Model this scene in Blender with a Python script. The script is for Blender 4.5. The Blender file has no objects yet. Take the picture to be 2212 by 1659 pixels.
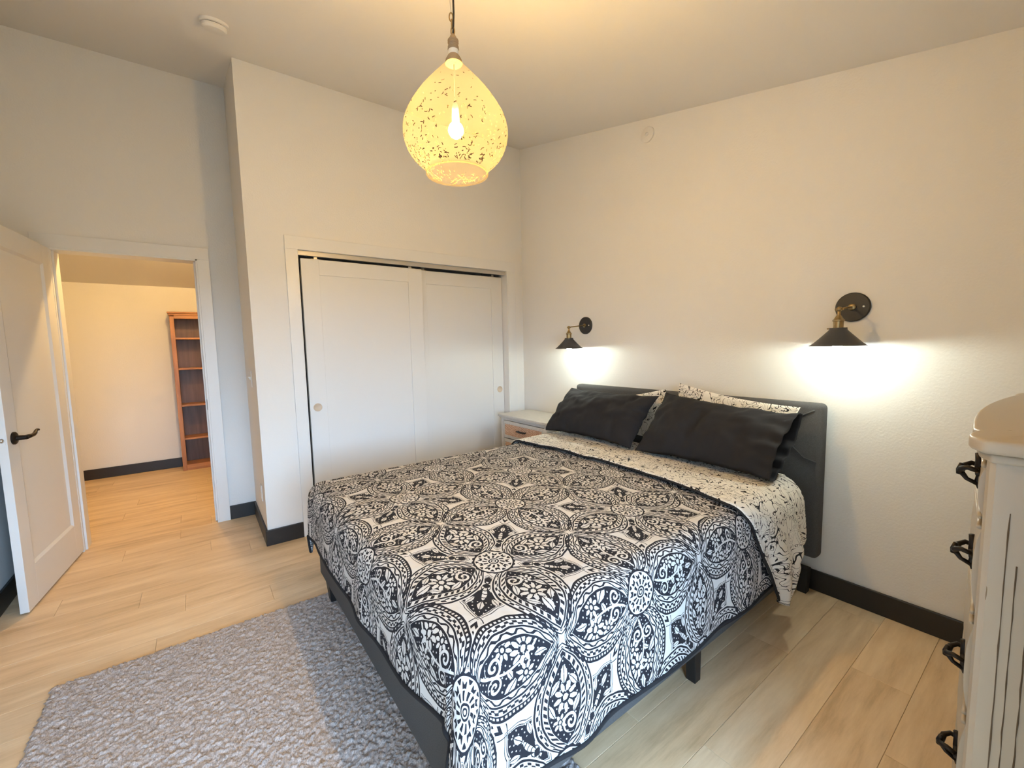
import bpy, math, random
from math import sin, cos, pi, sqrt, atan2, hypot, radians
from mathutils import Matrix, Vector, noise as mnoise
random.seed(7)
SC = bpy.context.scene
COL = SC.collection

# ------------------------------------------------------------------ camera, world, lights, exposure
CAM = bpy.data.objects.new('camera', bpy.data.cameras.new('camera'))
COL.objects.link(CAM)
CAM.data.sensor_fit = 'HORIZONTAL'
CAM.data.sensor_width = 36.0
CAM.data.lens = 916.81 / 2212 * 36.0
CAM.data.clip_start = 0.02
_R = Vector((0.80279, -0.59585, -0.02201)); _U = Vector((0.07171, 0.05985, 0.99563)); _F = Vector((0.59193, 0.80086, -0.09077))
CAM.matrix_world = Matrix(((_R.x, _U.x, -_F.x, -2.5881), (_R.y, _U.y, -_F.y, -3.2987), (_R.z, _U.z, -_F.z, 1.3468), (0, 0, 0, 1)))
SC.camera = CAM

WORLD = bpy.data.worlds.new('world'); SC.world = WORLD
WORLD.use_nodes = True
SKY, SKY_COL = 22.0, (0.47, 0.74, 1.08)
_nt = WORLD.node_tree
_tc = _nt.nodes.new('ShaderNodeTexCoord'); _sp = _nt.nodes.new('ShaderNodeSeparateXYZ'); _cr = _nt.nodes.new('ShaderNodeValToRGB')
_nt.links.new(_tc.outputs['Generated'], _sp.inputs[0]); _mr = _nt.nodes.new('ShaderNodeMapRange')
_mr.inputs[1].default_value = -1.0; _nt.links.new(_sp.outputs[2], _mr.inputs[0]); _nt.links.new(_mr.outputs[0], _cr.inputs[0])
_e = _cr.color_ramp.elements                       # dark ground below the horizon, clear sky above
_e[0].position = 0.49; _e[0].color = (0.10, 0.10, 0.09, 1); _e[1].position = 0.51; _e[1].color = (*SKY_COL, 1)
_nt.links.new(_cr.outputs[0], _nt.nodes['Background'].inputs[0])
_nt.nodes['Background'].inputs[1].default_value = SKY

# the window behind the camera; a light portal in its opening guides the sky's light
WIN = dict(x0=-3.35, x1=-1.60, z0=0.45, z1=1.95, y=-4.55)
_l = bpy.data.lights.new('window_portal', 'AREA'); _l.shape = 'RECTANGLE'
_l.size = WIN['x1'] - WIN['x0']; _l.size_y = WIN['z1'] - WIN['z0']
_l.cycles.is_portal = True
DAY = bpy.data.objects.new('window_portal', _l); COL.objects.link(DAY)
DAY.location = ((WIN['x0'] + WIN['x1']) / 2, WIN['y'] - 0.125, (WIN['z0'] + WIN['z1']) / 2)
DAY.rotation_euler = (radians(90), 0, 0)

P_PEND, P_SCON, P_HALL = 40.0, 6.8, 70.0     # watts of the lamps
SC.view_settings.view_transform = 'Standard'
SC.view_settings.look = 'None'
SC.view_settings.gamma = 1.0
SC.view_settings.use_curve_mapping = False
SC.view_settings.exposure = 0.14
SC.cycles.use_denoising = True
SC.cycles.use_adaptive_sampling = True
SC.cycles.adaptive_threshold = 0.2
SC.cycles.adaptive_min_samples = 16
SC.cycles.max_bounces = 5
SC.cycles.diffuse_bounces = 3
SC.cycles.use_light_tree = False
SC.cycles.transparent_max_bounces = 8
SC.cycles.sample_clamp_indirect = 6.0
SC.cycles.caustics_reflective = False
SC.cycles.caustics_refractive = False

# ------------------------------------------------------------------ room dimensions
WL = 2.279          # closet wall runs x = -WL .. 0 at y = 0
DA = 0.729          # alcove wall
XL = -3.515         # left wall
YF = WIN['y']       # window wall behind the camera
YD, XD = -3.72, -1.45   # nearer wall the chest of drawers stands against, and where it ends
ZC, SL = 3.182, 0.2215
def ceil_z(y): return ZC + SL * y
HY, HZ = 3.02, 2.10
def hall_z(y): return HZ + 0.2215 * (HY - y)

# ------------------------------------------------------------------ helpers
OFF = {}
def tag(o, label=None, cat=None, group=None, kind=None):
    if label: o['label'] = label
    if cat: o['category'] = cat
    if group: o['group'] = group
    if kind: o['kind'] = kind
    return o
def empty(name, loc, label=None, cat=None, group=None, kind=None, rotz=0.0):
    o = bpy.data.objects.new(name, None); COL.objects.link(o)
    o.empty_display_size = 0.1
    o.location = loc; o.rotation_euler = (0, 0, rotz)
    OFF[o.name] = Vector(loc) if rotz == 0 else Vector((0, 0, 0))
    return tag(o, label, cat, group, kind)

class MB:
    def __init__(s): s.v = []; s.f = []; s.uv = None
    def add(s, vs, fs):
        n = len(s.v); s.v += [tuple(p) for p in vs]; s.f += [tuple(i + n for i in f) for f in fs]; return s
    def box(s, x0, x1, y0, y1, z0, z1):
        x0, x1 = min(x0, x1), max(x0, x1); y0, y1 = min(y0, y1), max(y0, y1); z0, z1 = min(z0, z1), max(z0, z1)
        return s.add([(x0,y0,z0),(x1,y0,z0),(x1,y1,z0),(x0,y1,z0),(x0,y0,z1),(x1,y0,z1),(x1,y1,z1),(x0,y1,z1)],
                     [(0,3,2,1),(4,5,6,7),(0,1,5,4),(1,2,6,5),(2,3,7,6),(3,0,4,7)])
    def prism(s, poly, axis, a0, a1):
        """poly: 2-d outline; axis 'x': poly=(y,z); 'y': poly=(x,z); 'z': poly=(x,y)"""
        mk = {'x': lambda p, a: (a, p[0], p[1]), 'y': lambda p, a: (p[0], a, p[1]), 'z': lambda p, a: (p[0], p[1], a)}[axis]
        n = len(poly); vs = [mk(p, a0) for p in poly] + [mk(p, a1) for p in poly]
        fs = [tuple(range(n))[::-1], tuple(range(n, 2 * n))] + [(i, (i + 1) % n, n + (i + 1) % n, n + i) for i in range(n)]
        return s.add(vs, fs)
    def lathe(s, prof, c=(0, 0, 0), axis='z', n=32, cap0=True, cap1=True):
        vs = []; fs = []
        for r, z in prof:
            for k in range(n):
                a = 2 * pi * k / n; p = (r * cos(a), r * sin(a), z)
                if axis == 'x': p = (p[2], p[0], p[1])
                elif axis == 'y': p = (p[0], p[2], p[1])
                vs.append((c[0] + p[0], c[1] + p[1], c[2] + p[2]))
        m = len(prof)
        for j in range(m - 1):
            for k in range(n):
                fs.append((j * n + k, j * n + (k + 1) % n, (j + 1) * n + (k + 1) % n, (j + 1) * n + k))
        if cap0: fs.append(tuple(range(n))[::-1])
        if cap1: fs.append(tuple(range((m - 1) * n, m * n)))
        return s.add(vs, fs)
    def tube(s, path, r, n=10, closed=False, cap=True):
        path = [Vector(p) for p in path]; m = len(path)
        rs = r if isinstance(r, (list, tuple)) else [r] * m
        t0 = (path[1] - path[0]).normalized()
        nrm = t0.orthogonal().normalized(); vs = []; prev = t0
        for i in range(m):
            a = path[i - 1] if (i > 0 or closed) else path[i]; b = path[(i + 1) % m] if (i < m - 1 or closed) else path[i]
            t = (b - a).normalized() if (b - a).length > 1e-9 else prev
            q = prev.rotation_difference(t); nrm = (q @ nrm).normalized(); prev = t
            bn = t.cross(nrm)
            for k in range(n):
                an = 2 * pi * k / n; vs.append(path[i] + (nrm * cos(an) + bn * sin(an)) * rs[i])
        fs = []
        for i in range(m if closed else m - 1):
            for k in range(n):
                i2 = (i + 1) % m
                fs.append((i * n + k, i * n + (k + 1) % n, i2 * n + (k + 1) % n, i2 * n + k))
        if cap and not closed:
            fs.append(tuple(range(n))[::-1]); fs.append(tuple(range((m - 1) * n, m * n)))
        return s.add(vs, fs)
    def sphere(s, c, r, nu=20, nv=12, sq=(1, 1, 1)):
        vs = []; fs = []
        for j in range(nv + 1):
            ph = pi * j / nv
            for k in range(nu):
                a = 2 * pi * k / nu
                vs.append((c[0] + r * sq[0] * sin(ph) * cos(a), c[1] + r * sq[1] * sin(ph) * sin(a), c[2] + r * sq[2] * cos(ph)))
        for j in range(nv):
            for k in range(nu):
                fs.append((j * nu + k, (j + 1) * nu + k, (j + 1) * nu + (k + 1) % nu, j * nu + (k + 1) % nu))
        return s.add(vs, fs)
    def grid(s, nu, nv, fn, flip=False):
        """fn(i,j)->point"""
        vs = [fn(i, j) for i in range(nu) for j in range(nv)]; fs = []
        for i in range(nu - 1):
            for j in range(nv - 1):
                q = (i * nv + j, (i + 1) * nv + j, (i + 1) * nv + j + 1, i * nv + j + 1)
                fs.append(q[::-1] if flip else q)
        return s.add(vs, fs)
    def build(s, name, mat, parent=None, smooth=False, bevel=0.0, seg=2, uv=None, weld=False, angle=None):
        off = OFF.get(parent.name, Vector((0, 0, 0))) if parent else Vector((0, 0, 0))
        me = bpy.data.meshes.new(name)
        me.from_pydata([(p[0] - off.x, p[1] - off.y, p[2] - off.z) for p in s.v], [], s.f)
        if uv:
            l = me.uv_layers.new(name='UVMap')
            for i, lp in enumerate(me.loops): l.data[i].uv = uv[lp.vertex_index]
        me.validate(); me.update()
        if mat: me.materials.append(mat)
        if smooth:
            for p in me.polygons: p.use_smooth = True
            if angle:
                try: me.set_sharp_from_angle(angle=radians(angle))
                except Exception: pass
        o = bpy.data.objects.new(name, me); COL.objects.link(o)
        if parent:
            o.parent = parent; OFF[o.name] = off
        else: OFF[o.name] = Vector((0, 0, 0))
        if bevel > 0:
            b = o.modifiers.new('bevel', 'BEVEL'); b.width = bevel; b.segments = seg; b.limit_method = 'ANGLE'; b.angle_limit = radians(40)
        return o
def box(name, mat, parent, x0, x1, y0, y1, z0, z1, bevel=0.0, seg=2): return MB().box(x0, x1, y0, y1, z0, z1).build(name, mat, parent, bevel=bevel, seg=seg)
def struct(o): o['kind'] = 'structure'; return o
def nz(x, y, z=0.0): return mnoise.noise(Vector((x, y, z)))
def lerp(a, b, t): return a + (b - a) * t
def interp(xs, ys, x):
    if x <= xs[0]: return ys[0]
    for i in range(len(xs) - 1):
        if x <= xs[i + 1]: return lerp(ys[i], ys[i + 1], (x - xs[i]) / (xs[i + 1] - xs[i]))
    return ys[-1]

# ------------------------------------------------------------------ materials
def new_mat(name):
    m = bpy.data.materials.new(name); m.use_nodes = True
    return m, m.node_tree, m.node_tree.nodes['Principled BSDF']
def plain(name, col, rough=0.5, metal=0.0, spec=0.5, bump=None, var=None):
    """bump=(scale,strength,distance); var=(scale, amount)"""
    m, nt, b = new_mat(name)
    b.inputs['Base Color'].default_value = (*col, 1); b.inputs['Roughness'].default_value = rough
    b.inputs['Metallic'].default_value = metal; b.inputs['Specular IOR Level'].default_value = spec
    tc = nt.nodes.new('ShaderNodeTexCoord')
    if var:
        n = nt.nodes.new('ShaderNodeTexNoise'); n.inputs['Scale'].default_value = var[0]; n.inputs['Detail'].default_value = 4
        nt.links.new(tc.outputs['Object'], n.inputs['Vector'])
        r = nt.nodes.new('ShaderNodeMapRange'); r.inputs[1].default_value = 0.3; r.inputs[2].default_value = 0.7
        r.inputs[3].default_value = 1 - var[1]; r.inputs[4].default_value = 1 + var[1]
        nt.links.new(n.outputs['Fac'], r.inputs[0])
        mx = nt.nodes.new('ShaderNodeVectorMath'); mx.operation = 'SCALE'; mx.inputs[0].default_value = col
        nt.links.new(r.outputs[0], mx.inputs['Scale']); nt.links.new(mx.outputs[0], b.inputs['Base Color'])
    if bump:
        n = nt.nodes.new('ShaderNodeTexNoise'); n.inputs['Scale'].default_value = bump[0]; n.inputs['Detail'].default_value = 3
        nt.links.new(tc.outputs['Object'], n.inputs['Vector'])
        bp = nt.nodes.new('ShaderNodeBump'); bp.inputs['Strength'].default_value = bump[1]; bp.inputs['Distance'].default_value = bump[2]
        nt.links.new(n.outputs['Fac'], bp.inputs['Height']); nt.links.new(bp.outputs[0], b.inputs['Normal'])
    return m
def emit(name, col, strength):
    m = bpy.data.materials.new(name); m.use_nodes = True; nt = m.node_tree
    nt.nodes.remove(nt.nodes['Principled BSDF'])
    e = nt.nodes.new('ShaderNodeEmission'); e.inputs[0].default_value = (*col, 1); e.inputs[1].default_value = strength
    nt.links.new(e.outputs[0], nt.nodes['Material Output'].inputs[0])
    return m
def bulb_mat(name, watts, col, r):
    """a glowing ball of radius r that sends out this many watts"""
    return emit(name, col, watts / (4 * pi * pi * r * r))

class X:
    """tiny expression -> math node compiler"""
    nt = None
    def __init__(s, sock): s.s = sock
    @staticmethod
    def op(name, *a):
        n = X.nt.nodes.new('ShaderNodeMath'); n.operation = name
        for i, q in enumerate(a):
            if isinstance(q, X): X.nt.links.new(q.s, n.inputs[i])
            else: n.inputs[i].default_value = float(q)
        return X(n.outputs[0])
    def __add__(s, o): return X.op('ADD', s, o)
    __radd__ = __add__
    def __sub__(s, o): return X.op('SUBTRACT', s, o)
    def __rsub__(s, o): return X.op('SUBTRACT', o, s)
    def __mul__(s, o): return X.op('MULTIPLY', s, o)
    __rmul__ = __mul__
    def __truediv__(s, o): return X.op('DIVIDE', s, o)
    def __lt__(s, o): return X.op('LESS_THAN', s, o)
    def __gt__(s, o): return X.op('GREATER_THAN', s, o)
def xmin(a, b): return X.op('MINIMUM', a, b)
def xmax(a, b): return X.op('MAXIMUM', a, b)
def xabs(a): return X.op('ABSOLUTE', a)
def xsin(a): return X.op('SINE', a)
def xpow(a, b): return X.op('POWER', a, b)
def xsqrt(a): return X.op('SQRT', a)
def xround(a): return X.op('ROUND', a)
def xatan2(a, b): return X.op('ARCTAN2', a, b)
def xsign(a): return X.op('SIGN', a)
def xfract(a): return X.op('FRACT', a)
def band(d, a, b): return (d > a) * (d < b)

def uv_xy(nt):
    u = nt.nodes.new('ShaderNodeUVMap'); u.uv_map = 'UVMap'
    sp = nt.nodes.new('ShaderNodeSeparateXYZ'); nt.links.new(u.outputs[0], sp.inputs[0])
    return u.outputs[0], X(sp.outputs[0]), X(sp.outputs[1])
def comb(nt, x, y):
    c = nt.nodes.new('ShaderNodeCombineXYZ'); nt.links.new(x.s, c.inputs[0]); nt.links.new(y.s, c.inputs[1]); return c.outputs[0]
def noise2(nt, vec, scale, detail=1.0, dist=0.0):
    n = nt.nodes.new('ShaderNodeTexNoise'); n.noise_dimensions = '2D'
    n.inputs['Scale'].default_value = scale; n.inputs['Detail'].default_value = detail; n.inputs['Distortion'].default_value = dist
    nt.links.new(vec, n.inputs['Vector']); return X(n.outputs['Fac'])
def ink_to_cloth(m, nt, b, ink, white, black, rough=0.85, bumpsrc=None):
    mx = nt.nodes.new('ShaderNodeMix'); mx.data_type = 'RGBA'
    mx.inputs[6].default_value = (*white, 1); mx.inputs[7].default_value = (*black, 1)
    cl = nt.nodes.new('ShaderNodeClamp'); nt.links.new(ink.s, cl.inputs[0]); nt.links.new(cl.outputs[0], mx.inputs[0])
    nt.links.new(mx.outputs[2], b.inputs['Base Color'])
    b.inputs['Roughness'].default_value = rough; b.inputs['Specular IOR Level'].default_value = 0.2
    if bumpsrc is not None:
        bp = nt.nodes.new('ShaderNodeBump'); bp.inputs['Strength'].default_value = 0.5; bp.inputs['Distance'].default_value = 0.006
        nt.links.new(bumpsrc.s, bp.inputs['Height']); nt.links.new(bp.outputs[0], b.inputs['Normal'])

def rosette(a, b, ca, cb, R, k, core=0.28, ph=0.0):
    """white daisy: returns mask of white petals with dark veins"""
    da = a - ca; db = b - cb
    r = xsqrt(da * da + db * db); th = xatan2(db, da)
    s = xsin(th * (k * 0.5) + ph); s = s * s
    edge = (s * 0.42 + 0.58) * R
    w = (r < edge) * (r > R * (core + 0.10)) * ((r < R * 0.62) * (s < 0.22) < 0.5)
    return xmax(w, r < R * core * 0.72)
def spiral(a, b, ca, cb, R, turn, wd):
    da = a - ca; db = b - cb
    r = xsqrt(da * da + db * db); th = xatan2(db, da)
    p = xfract(r / R * 1.6 + th * (turn / 6.2832))
    return (r < R) * (p < wd)
def leafy(a, b, ca, cb, ux, uy, L, Wd):
    """pointed leaf along direction (ux,uy)"""
    da = a - ca; db = b - cb
    s = da * ux + db * uy; n = db * ux - da * uy
    t = s / L
    return (xabs(n) < Wd * (1.0 - t * t)) * (xabs(t) < 1.0) * (xabs(n) > Wd * 0.12)
def medallion(U, V):
    total = None
    for off, kind in ((0.0, 1), (1.0, 2)):
        x = U - off; y = V - off
        x = x - xround(x * 0.5) * 2.0; y = y - xround(y * 0.5) * 2.0
        ax = xabs(x); ay = xabs(y)
        m = ax > ay
        a = xmax(ax, ay); c = xmin(ax, ay)
        b = m * y * xsign(x) + (1.0 - m) * x * xsign(y)
        r = xsqrt(x * x + y * y); th = xatan2(y, x)
        if kind == 1:
            t = xmin(xmax((a - 0.15) / 0.82, 0.0), 1.0)
            w = xpow(t, 0.66) * xpow(1.0 - t, 0.82) * 0.86
        else:
            t = xmin(xmax((a - 0.13) / 0.84, 0.0), 1.0)
            w = xpow(t, 0.55) * xpow(1.0 - t, 0.66) * 0.80
        d = (w - c) * 0.86
        # ---- border bands
        ph = t * 60.0
        p = band(d, 0.0, 0.017)
        if kind == 1:
            p = xmax(p, band(d, 0.024, 0.052) * (xsin(t * 66.0) * xsin(d * 150.0) > 0.02))
            p = xmax(p, band(d, 0.058, 0.074))
            p = xmax(p, band(d, 0.082, 0.116) * (xsin(t * 95.0 + d * 110.0) > 0.0))
            p = xmax(p, band(d, 0.120, 0.134))
            f0 = 0.133
            wh = rosette(a, b, 0.56, 0.010, 0.118, 9.0)
            wh = xmax(wh, rosette(a, b, 0.385, -0.055, 0.064, 7.0))
            wh = xmax(wh, leafy(a, b, 0.735, 0.0, 1.0, 0.0, 0.075, 0.036))
            wh = xmax(wh, leafy(a, b, 0.665, 0.090, 0.75, -0.66, 0.062, 0.026))
            wh = xmax(wh, leafy(a, b, 0.665, -0.090, 0.75, 0.66, 0.062, 0.026))
            wh = xmax(wh, leafy(a, b, 0.475, 0.120, 0.9, 0.43, 0.070, 0.026))
            wh = xmax(wh, leafy(a, b, 0.500, -0.135, 0.9, -0.43, 0.070, 0.026))
            wh = xmax(wh, spiral(a, b, 0.36, 0.050, 0.078, 1.0, 0.45))
        else:
            p = xmax(p, band(d, 0.013, 0.032) * (xsin(t * 150.0) > 0.1))
            p = xmax(p, band(d, 0.032, 0.043))
            p = xmax(p, band(d, 0.050, 0.082) * (xsin(t * 74.0) * xsin(d * 130.0 + 0.6) > -0.05))
            p = xmax(p, band(d, 0.088, 0.101))
            p = xmax(p, band(d, 0.106, 0.136) * (xabs(xsin(t * 38.0) * 0.015 + 0.121 - d) < 0.0085))
            p = xmax(p, band(d, 0.141, 0.156))
            f0 = 0.155
            wh = rosette(a, b, 0.62, 0.080, 0.112, 9.0)
            wh = xmax(wh, rosette(a, b, 0.455, 0.130, 0.078, 8.0))
            wh = xmax(wh, rosette(a, b, 0.64, -0.095, 0.082, 8.0))
            wh = xmax(wh, leafy(a, b, 0.49, -0.150, 0.8, 0.6, 0.085, 0.034))
            wh = xmax(wh, leafy(a, b, 0.50, -0.045, 0.5, -0.86, 0.050, 0.022))
            wh = xmax(wh, leafy(a, b, 0.78, 0.0, 1.0, 0.0, 0.060, 0.024))
            wh = xmax(wh, spiral(a, b, 0.355, 0.055, 0.075, 1.0, 0.42))
            wh = xmax(wh, spiral(a, b, 0.36, -0.080, 0.066, -1.0, 0.42))
            wh = xmax(wh, band(xabs(b - (a - 0.45) * (a - 0.45) * 1.2 + 0.02), 0.0, 0.010))
        # white stipple so the ground never reads as a flat blot
        st = (xsin(a * 96.0 + b * 34.0) * xsin(b * 100.0 - a * 31.0)) > 0.80
        wh = xmax(wh, st)
        p = xmax(p, (d > f0) * (1.0 - wh))
        ins = d > -0.012
        # ---- blossoms on the diagonals
        e = (ax + ay) * 0.70711; g = xabs(ax - ay) * 0.70711
        if kind == 1:
            lt = xmin(xmax((e - 0.22) / 0.60, 0.0), 1.0)
            sc = xabs(xsin(lt * 12.5)) * 0.040 * (lt < 0.98)
            lw = xmin(lt * 0.60, xpow(1.0 - lt, 0.85) * 0.46) + sc * (lt > 0.40) * (1.2 - lt)
            ld = lw - g
            q = xmax(band(ld, 0.0, 0.008), band(ld, 0.026, 0.034))
            de = e - 0.40; rr = xsqrt(de * de + g * g); fa = xatan2(g, de)
            ss = xabs(xsin(fa * 3.9 + 1.5708)); ss = ss * ss
            wl = band(rr, 0.030, 0.185) * (rr < ss * 0.17 + 0.015) * (xsin(rr * 150.0 + fa * 4.0) > -0.75) * (de > -0.06)
            wl = xmax(wl, leafy(e, g, 0.660, 0.0, 1.0, 0.0, 0.055, 0.026))
            wl = xmax(wl, leafy(e, g, 0.600, 0.105, 0.8, 0.6, 0.055, 0.022))
            wl = xmax(wl, leafy(e, g, 0.475, 0.165, 0.45, 0.89, 0.050, 0.020))
            wl = xmax(wl, leafy(e, g, 0.350, 0.060, 0.6, 0.8, 0.045, 0.018))
            wl = xmax(wl, spiral(e, g, 0.545, 0.165, 0.040, 1.0, 0.45))
            wl = xmax(wl, st * (rr > 0.19))
            q = xmax(q, (ld > 0.040) * (1.0 - wl))
        else:
            lt = xmin(xmax((e - 0.22) / 0.40, 0.0), 1.0)
            lw = xpow(lt, 0.6) * xpow(1.0 - lt, 0.7) * 0.24
            ld = lw - g
            q = xmax(band(ld, 0.0, 0.010), (ld > 0.022) * (xsin(g * 120.0 + e * 60.0) > 0.0))
        ink = xmax(p, q * (1.0 - ins))
        # ---- round centre
        R0 = 0.200
        ro = xsin(th * 20.0) * 0.006 + R0
        disc = r < ro
        gq = band(r, R0 - 0.022, 0.4)
        gq = xmax(gq, band(r, 0.112, 0.168) * ((xsin(th * 9.0) * xsin(r * 58.0 + 1.2) + xsin(th * 27.0) * 0.35) > 0.12))
        gq = xmax(gq, band(r, 0.060, 0.104) * (xsin(th * 12.0 + r * 30.0) > 0.1))
        gq = xmax(gq, band(r, 0.036, 0.050))
        gq = xmax(gq, band(r, 0.014, 0.026))
        ink = ink * (1.0 - disc) + gq * disc
        total = ink if total is None else xmax(total, ink)
    return total

def mat_medallion():
    m, nt, b = new_mat('medallion_print'); X.nt = nt
    vec0, u, v = uv_xy(nt)
    U = (u + 1.864) / 0.336; V = (v + 2.197) / 0.366
    cv = comb(nt, U, V)
    U = U + (noise2(nt, cv, 5.0, 1.0) - 0.5) * 0.030; V = V + (noise2(nt, cv, 5.7, 1.0) - 0.5) * 0.030   # hand-drawn wobble
    ink = medallion(U, V)
    ink_to_cloth(m, nt, b, ink, (0.64, 0.625, 0.61), (0.018, 0.018, 0.024), 0.85, noise2(nt, cv, 7.0, 2.0))
    return m

def mat_vine():
    m, nt, b = new_mat('vine_print'); X.nt = nt
    vec0, u, v = uv_xy(nt)
    w1 = noise2(nt, vec0, 14.0, 0.0); w2 = noise2(nt, vec0, 16.0, 0.0)
    uu = u + (w1 - 0.5) * 0.05; vv = v + (w2 - 0.5) * 0.05
    cv = comb(nt, uu, vv)
    n1 = noise2(nt, cv, 21.0, 0.0, 1.1)
    stems = xabs(n1 - 0.5) < 0.019
    br = noise2(nt, cv, 34.0, 0.0, 1.6)
    stems = xmax(stems, (xabs(br - 0.5) < 0.022) * (noise2(nt, cv, 9.0, 0.0) > 0.48))
    vo = nt.nodes.new('ShaderNodeTexVoronoi'); vo.voronoi_dimensions = '2D'; vo.inputs['Scale'].default_value = 30.0
    nt.links.new(cv, vo.inputs['Vector'])
    sp = nt.nodes.new('ShaderNodeSeparateXYZ'); nt.links.new(vo.outputs['Position'], sp.inputs[0])
    sc = nt.nodes.new('ShaderNodeSeparateColor'); nt.links.new(vo.outputs['Color'], sc.inputs[0])
    ang = X(sc.outputs[0]) * 6.2832
    dx = (uu - X(sp.outputs[0])) * 30.0; dy = (vv - X(sp.outputs[1])) * 30.0
    ca = X.op('COSINE', ang); sa = xsin(ang)
    la = dx * ca + dy * sa; lb = dy * ca - dx * sa
    leaf = (xabs(la) * 2.6 + xabs(lb) * 6.5 + lb * lb * 30.0) < 0.85
    leaf = leaf * (X(sc.outputs[1]) > 0.30)
    ink = xmax(stems, leaf)
    ink_to_cloth(m, nt, b, ink, (0.84, 0.81, 0.75), (0.022, 0.022, 0.026))
    return m

def mat_floor():
    m, nt, b = new_mat('oak_plank'); X.nt = nt
    tc = nt.nodes.new('ShaderNodeTexCoord'); oi = nt.nodes.new('ShaderNodeObjectInfo')
    geo = nt.nodes.new('ShaderNodeNewGeometry')
    mp = nt.nodes.new('ShaderNodeMapping'); mp.inputs['Scale'].default_value = (1.1, 9.0, 1.0)
    ad = nt.nodes.new('ShaderNodeVectorMath'); ad.operation = 'ADD'
    ml = nt.nodes.new('ShaderNodeVectorMath'); ml.operation = 'SCALE'; ml.inputs[0].default_value = (13.1, 7.7, 0)
    nt.links.new(oi.outputs['Random'], ml.inputs['Scale'])
    nt.links.new(geo.outputs['Position'], mp.inputs['Vector']); nt.links.new(mp.outputs[0], ad.inputs[0]); nt.links.new(ml.outputs[0], ad.inputs[1])
    n1 = nt.nodes.new('ShaderNodeTexNoise'); n1.inputs['Scale'].default_value = 1.6; n1.inputs['Detail'].default_value = 5; n1.inputs['Distortion'].default_value = 0.6
    n2 = nt.nodes.new('ShaderNodeTexNoise'); n2.inputs['Scale'].default_value = 9.0; n2.inputs['Detail'].default_value = 4; n2.inputs['Roughness'].default_value = 0.7
    nt.links.new(ad.outputs[0], n1.inputs['Vector']); nt.links.new(ad.outputs[0], n2.inputs['Vector'])
    f = X(n1.outputs['Fac']) * 0.65 + X(n2.outputs['Fac']) * 0.25 + X(oi.outputs['Random']) * 0.09 + 0.035
    cr = nt.nodes.new('ShaderNodeValToRGB'); nt.links.new(f.s, cr.inputs[0])
    e = cr.color_ramp.elements
    e[0].position = 0.33; e[0].color = (0.53, 0.365, 0.205, 1); e[1].position = 0.68; e[1].color = (0.86, 0.66, 0.43, 1)
    k = e.new(0.46); k.color = (0.71, 0.51, 0.305, 1)
    nt.links.new(cr.outputs[0], b.inputs['Base Color'])
    b.inputs['Roughness'].default_value = 0.48; b.inputs['Specular IOR Level'].default_value = 0.35
    bp = nt.nodes.new('ShaderNodeBump'); bp.inputs['Strength'].default_value = 0.15; bp.inputs['Distance'].default_value = 0.002
    nt.links.new(n2.outputs['Fac'], bp.inputs['Height']); nt.links.new(bp.outputs[0], b.inputs['Normal'])
    return m

def mat_wood(name, c0, c1, axis='z', rough=0.4):
    m, nt, b = new_mat(name)
    geo = nt.nodes.new('ShaderNodeNewGeometry')
    mp = nt.nodes.new('ShaderNodeMapping'); mp.inputs['Scale'].default_value = {'z': (22, 22, 1.6), 'x': (1.6, 22, 22)}[axis]
    n = nt.nodes.new('ShaderNodeTexNoise'); n.inputs['Scale'].default_value = 1.6; n.inputs['Detail'].default_value = 5
    nt.links.new(geo.outputs['Position'], mp.inputs['Vector']); nt.links.new(mp.outputs[0], n.inputs['Vector'])
    cr = nt.nodes.new('ShaderNodeValToRGB'); e = cr.color_ramp.elements
    e[0].position = 0.3; e[0].color = (*c0, 1); e[1].position = 0.7; e[1].color = (*c1, 1)
    nt.links.new(n.outputs['Fac'], cr.inputs[0]); nt.links.new(cr.outputs[0], b.inputs['Base Color'])
    b.inputs['Roughness'].default_value = rough
    return m

def mat_glass_shade():
    """frosted amber glass: most light goes straight through, a little is scattered"""
    m = bpy.data.materials.new('amber_glass'); m.use_nodes = True; nt = m.node_tree
    nt.nodes.remove(nt.nodes['Principled BSDF'])
    tr = nt.nodes.new('ShaderNodeBsdfTransparent'); tl = nt.nodes.new('ShaderNodeBsdfTranslucent')
    tr.inputs[0].default_value = (0.93, 0.88, 0.76, 1); tl.inputs[0].default_value = (0.98, 0.86, 0.66, 1)
    df = nt.nodes.new('ShaderNodeBsdfDiffuse'); df.inputs[0].default_value = (0.98, 0.86, 0.66, 1)
    h = nt.nodes.new('ShaderNodeMixShader'); h.inputs[0].default_value = 0.45
    nt.links.new(tl.outputs[0], h.inputs[1]); nt.links.new(df.outputs[0], h.inputs[2])
    a = nt.nodes.new('ShaderNodeMixShader'); a.inputs[0].default_value = 0.037
    nt.links.new(tr.outputs[0], a.inputs[1]); nt.links.new(h.outputs[0], a.inputs[2])
    nt.links.new(a.outputs[0], nt.nodes['Material Output'].inputs[0])
    return m

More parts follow.
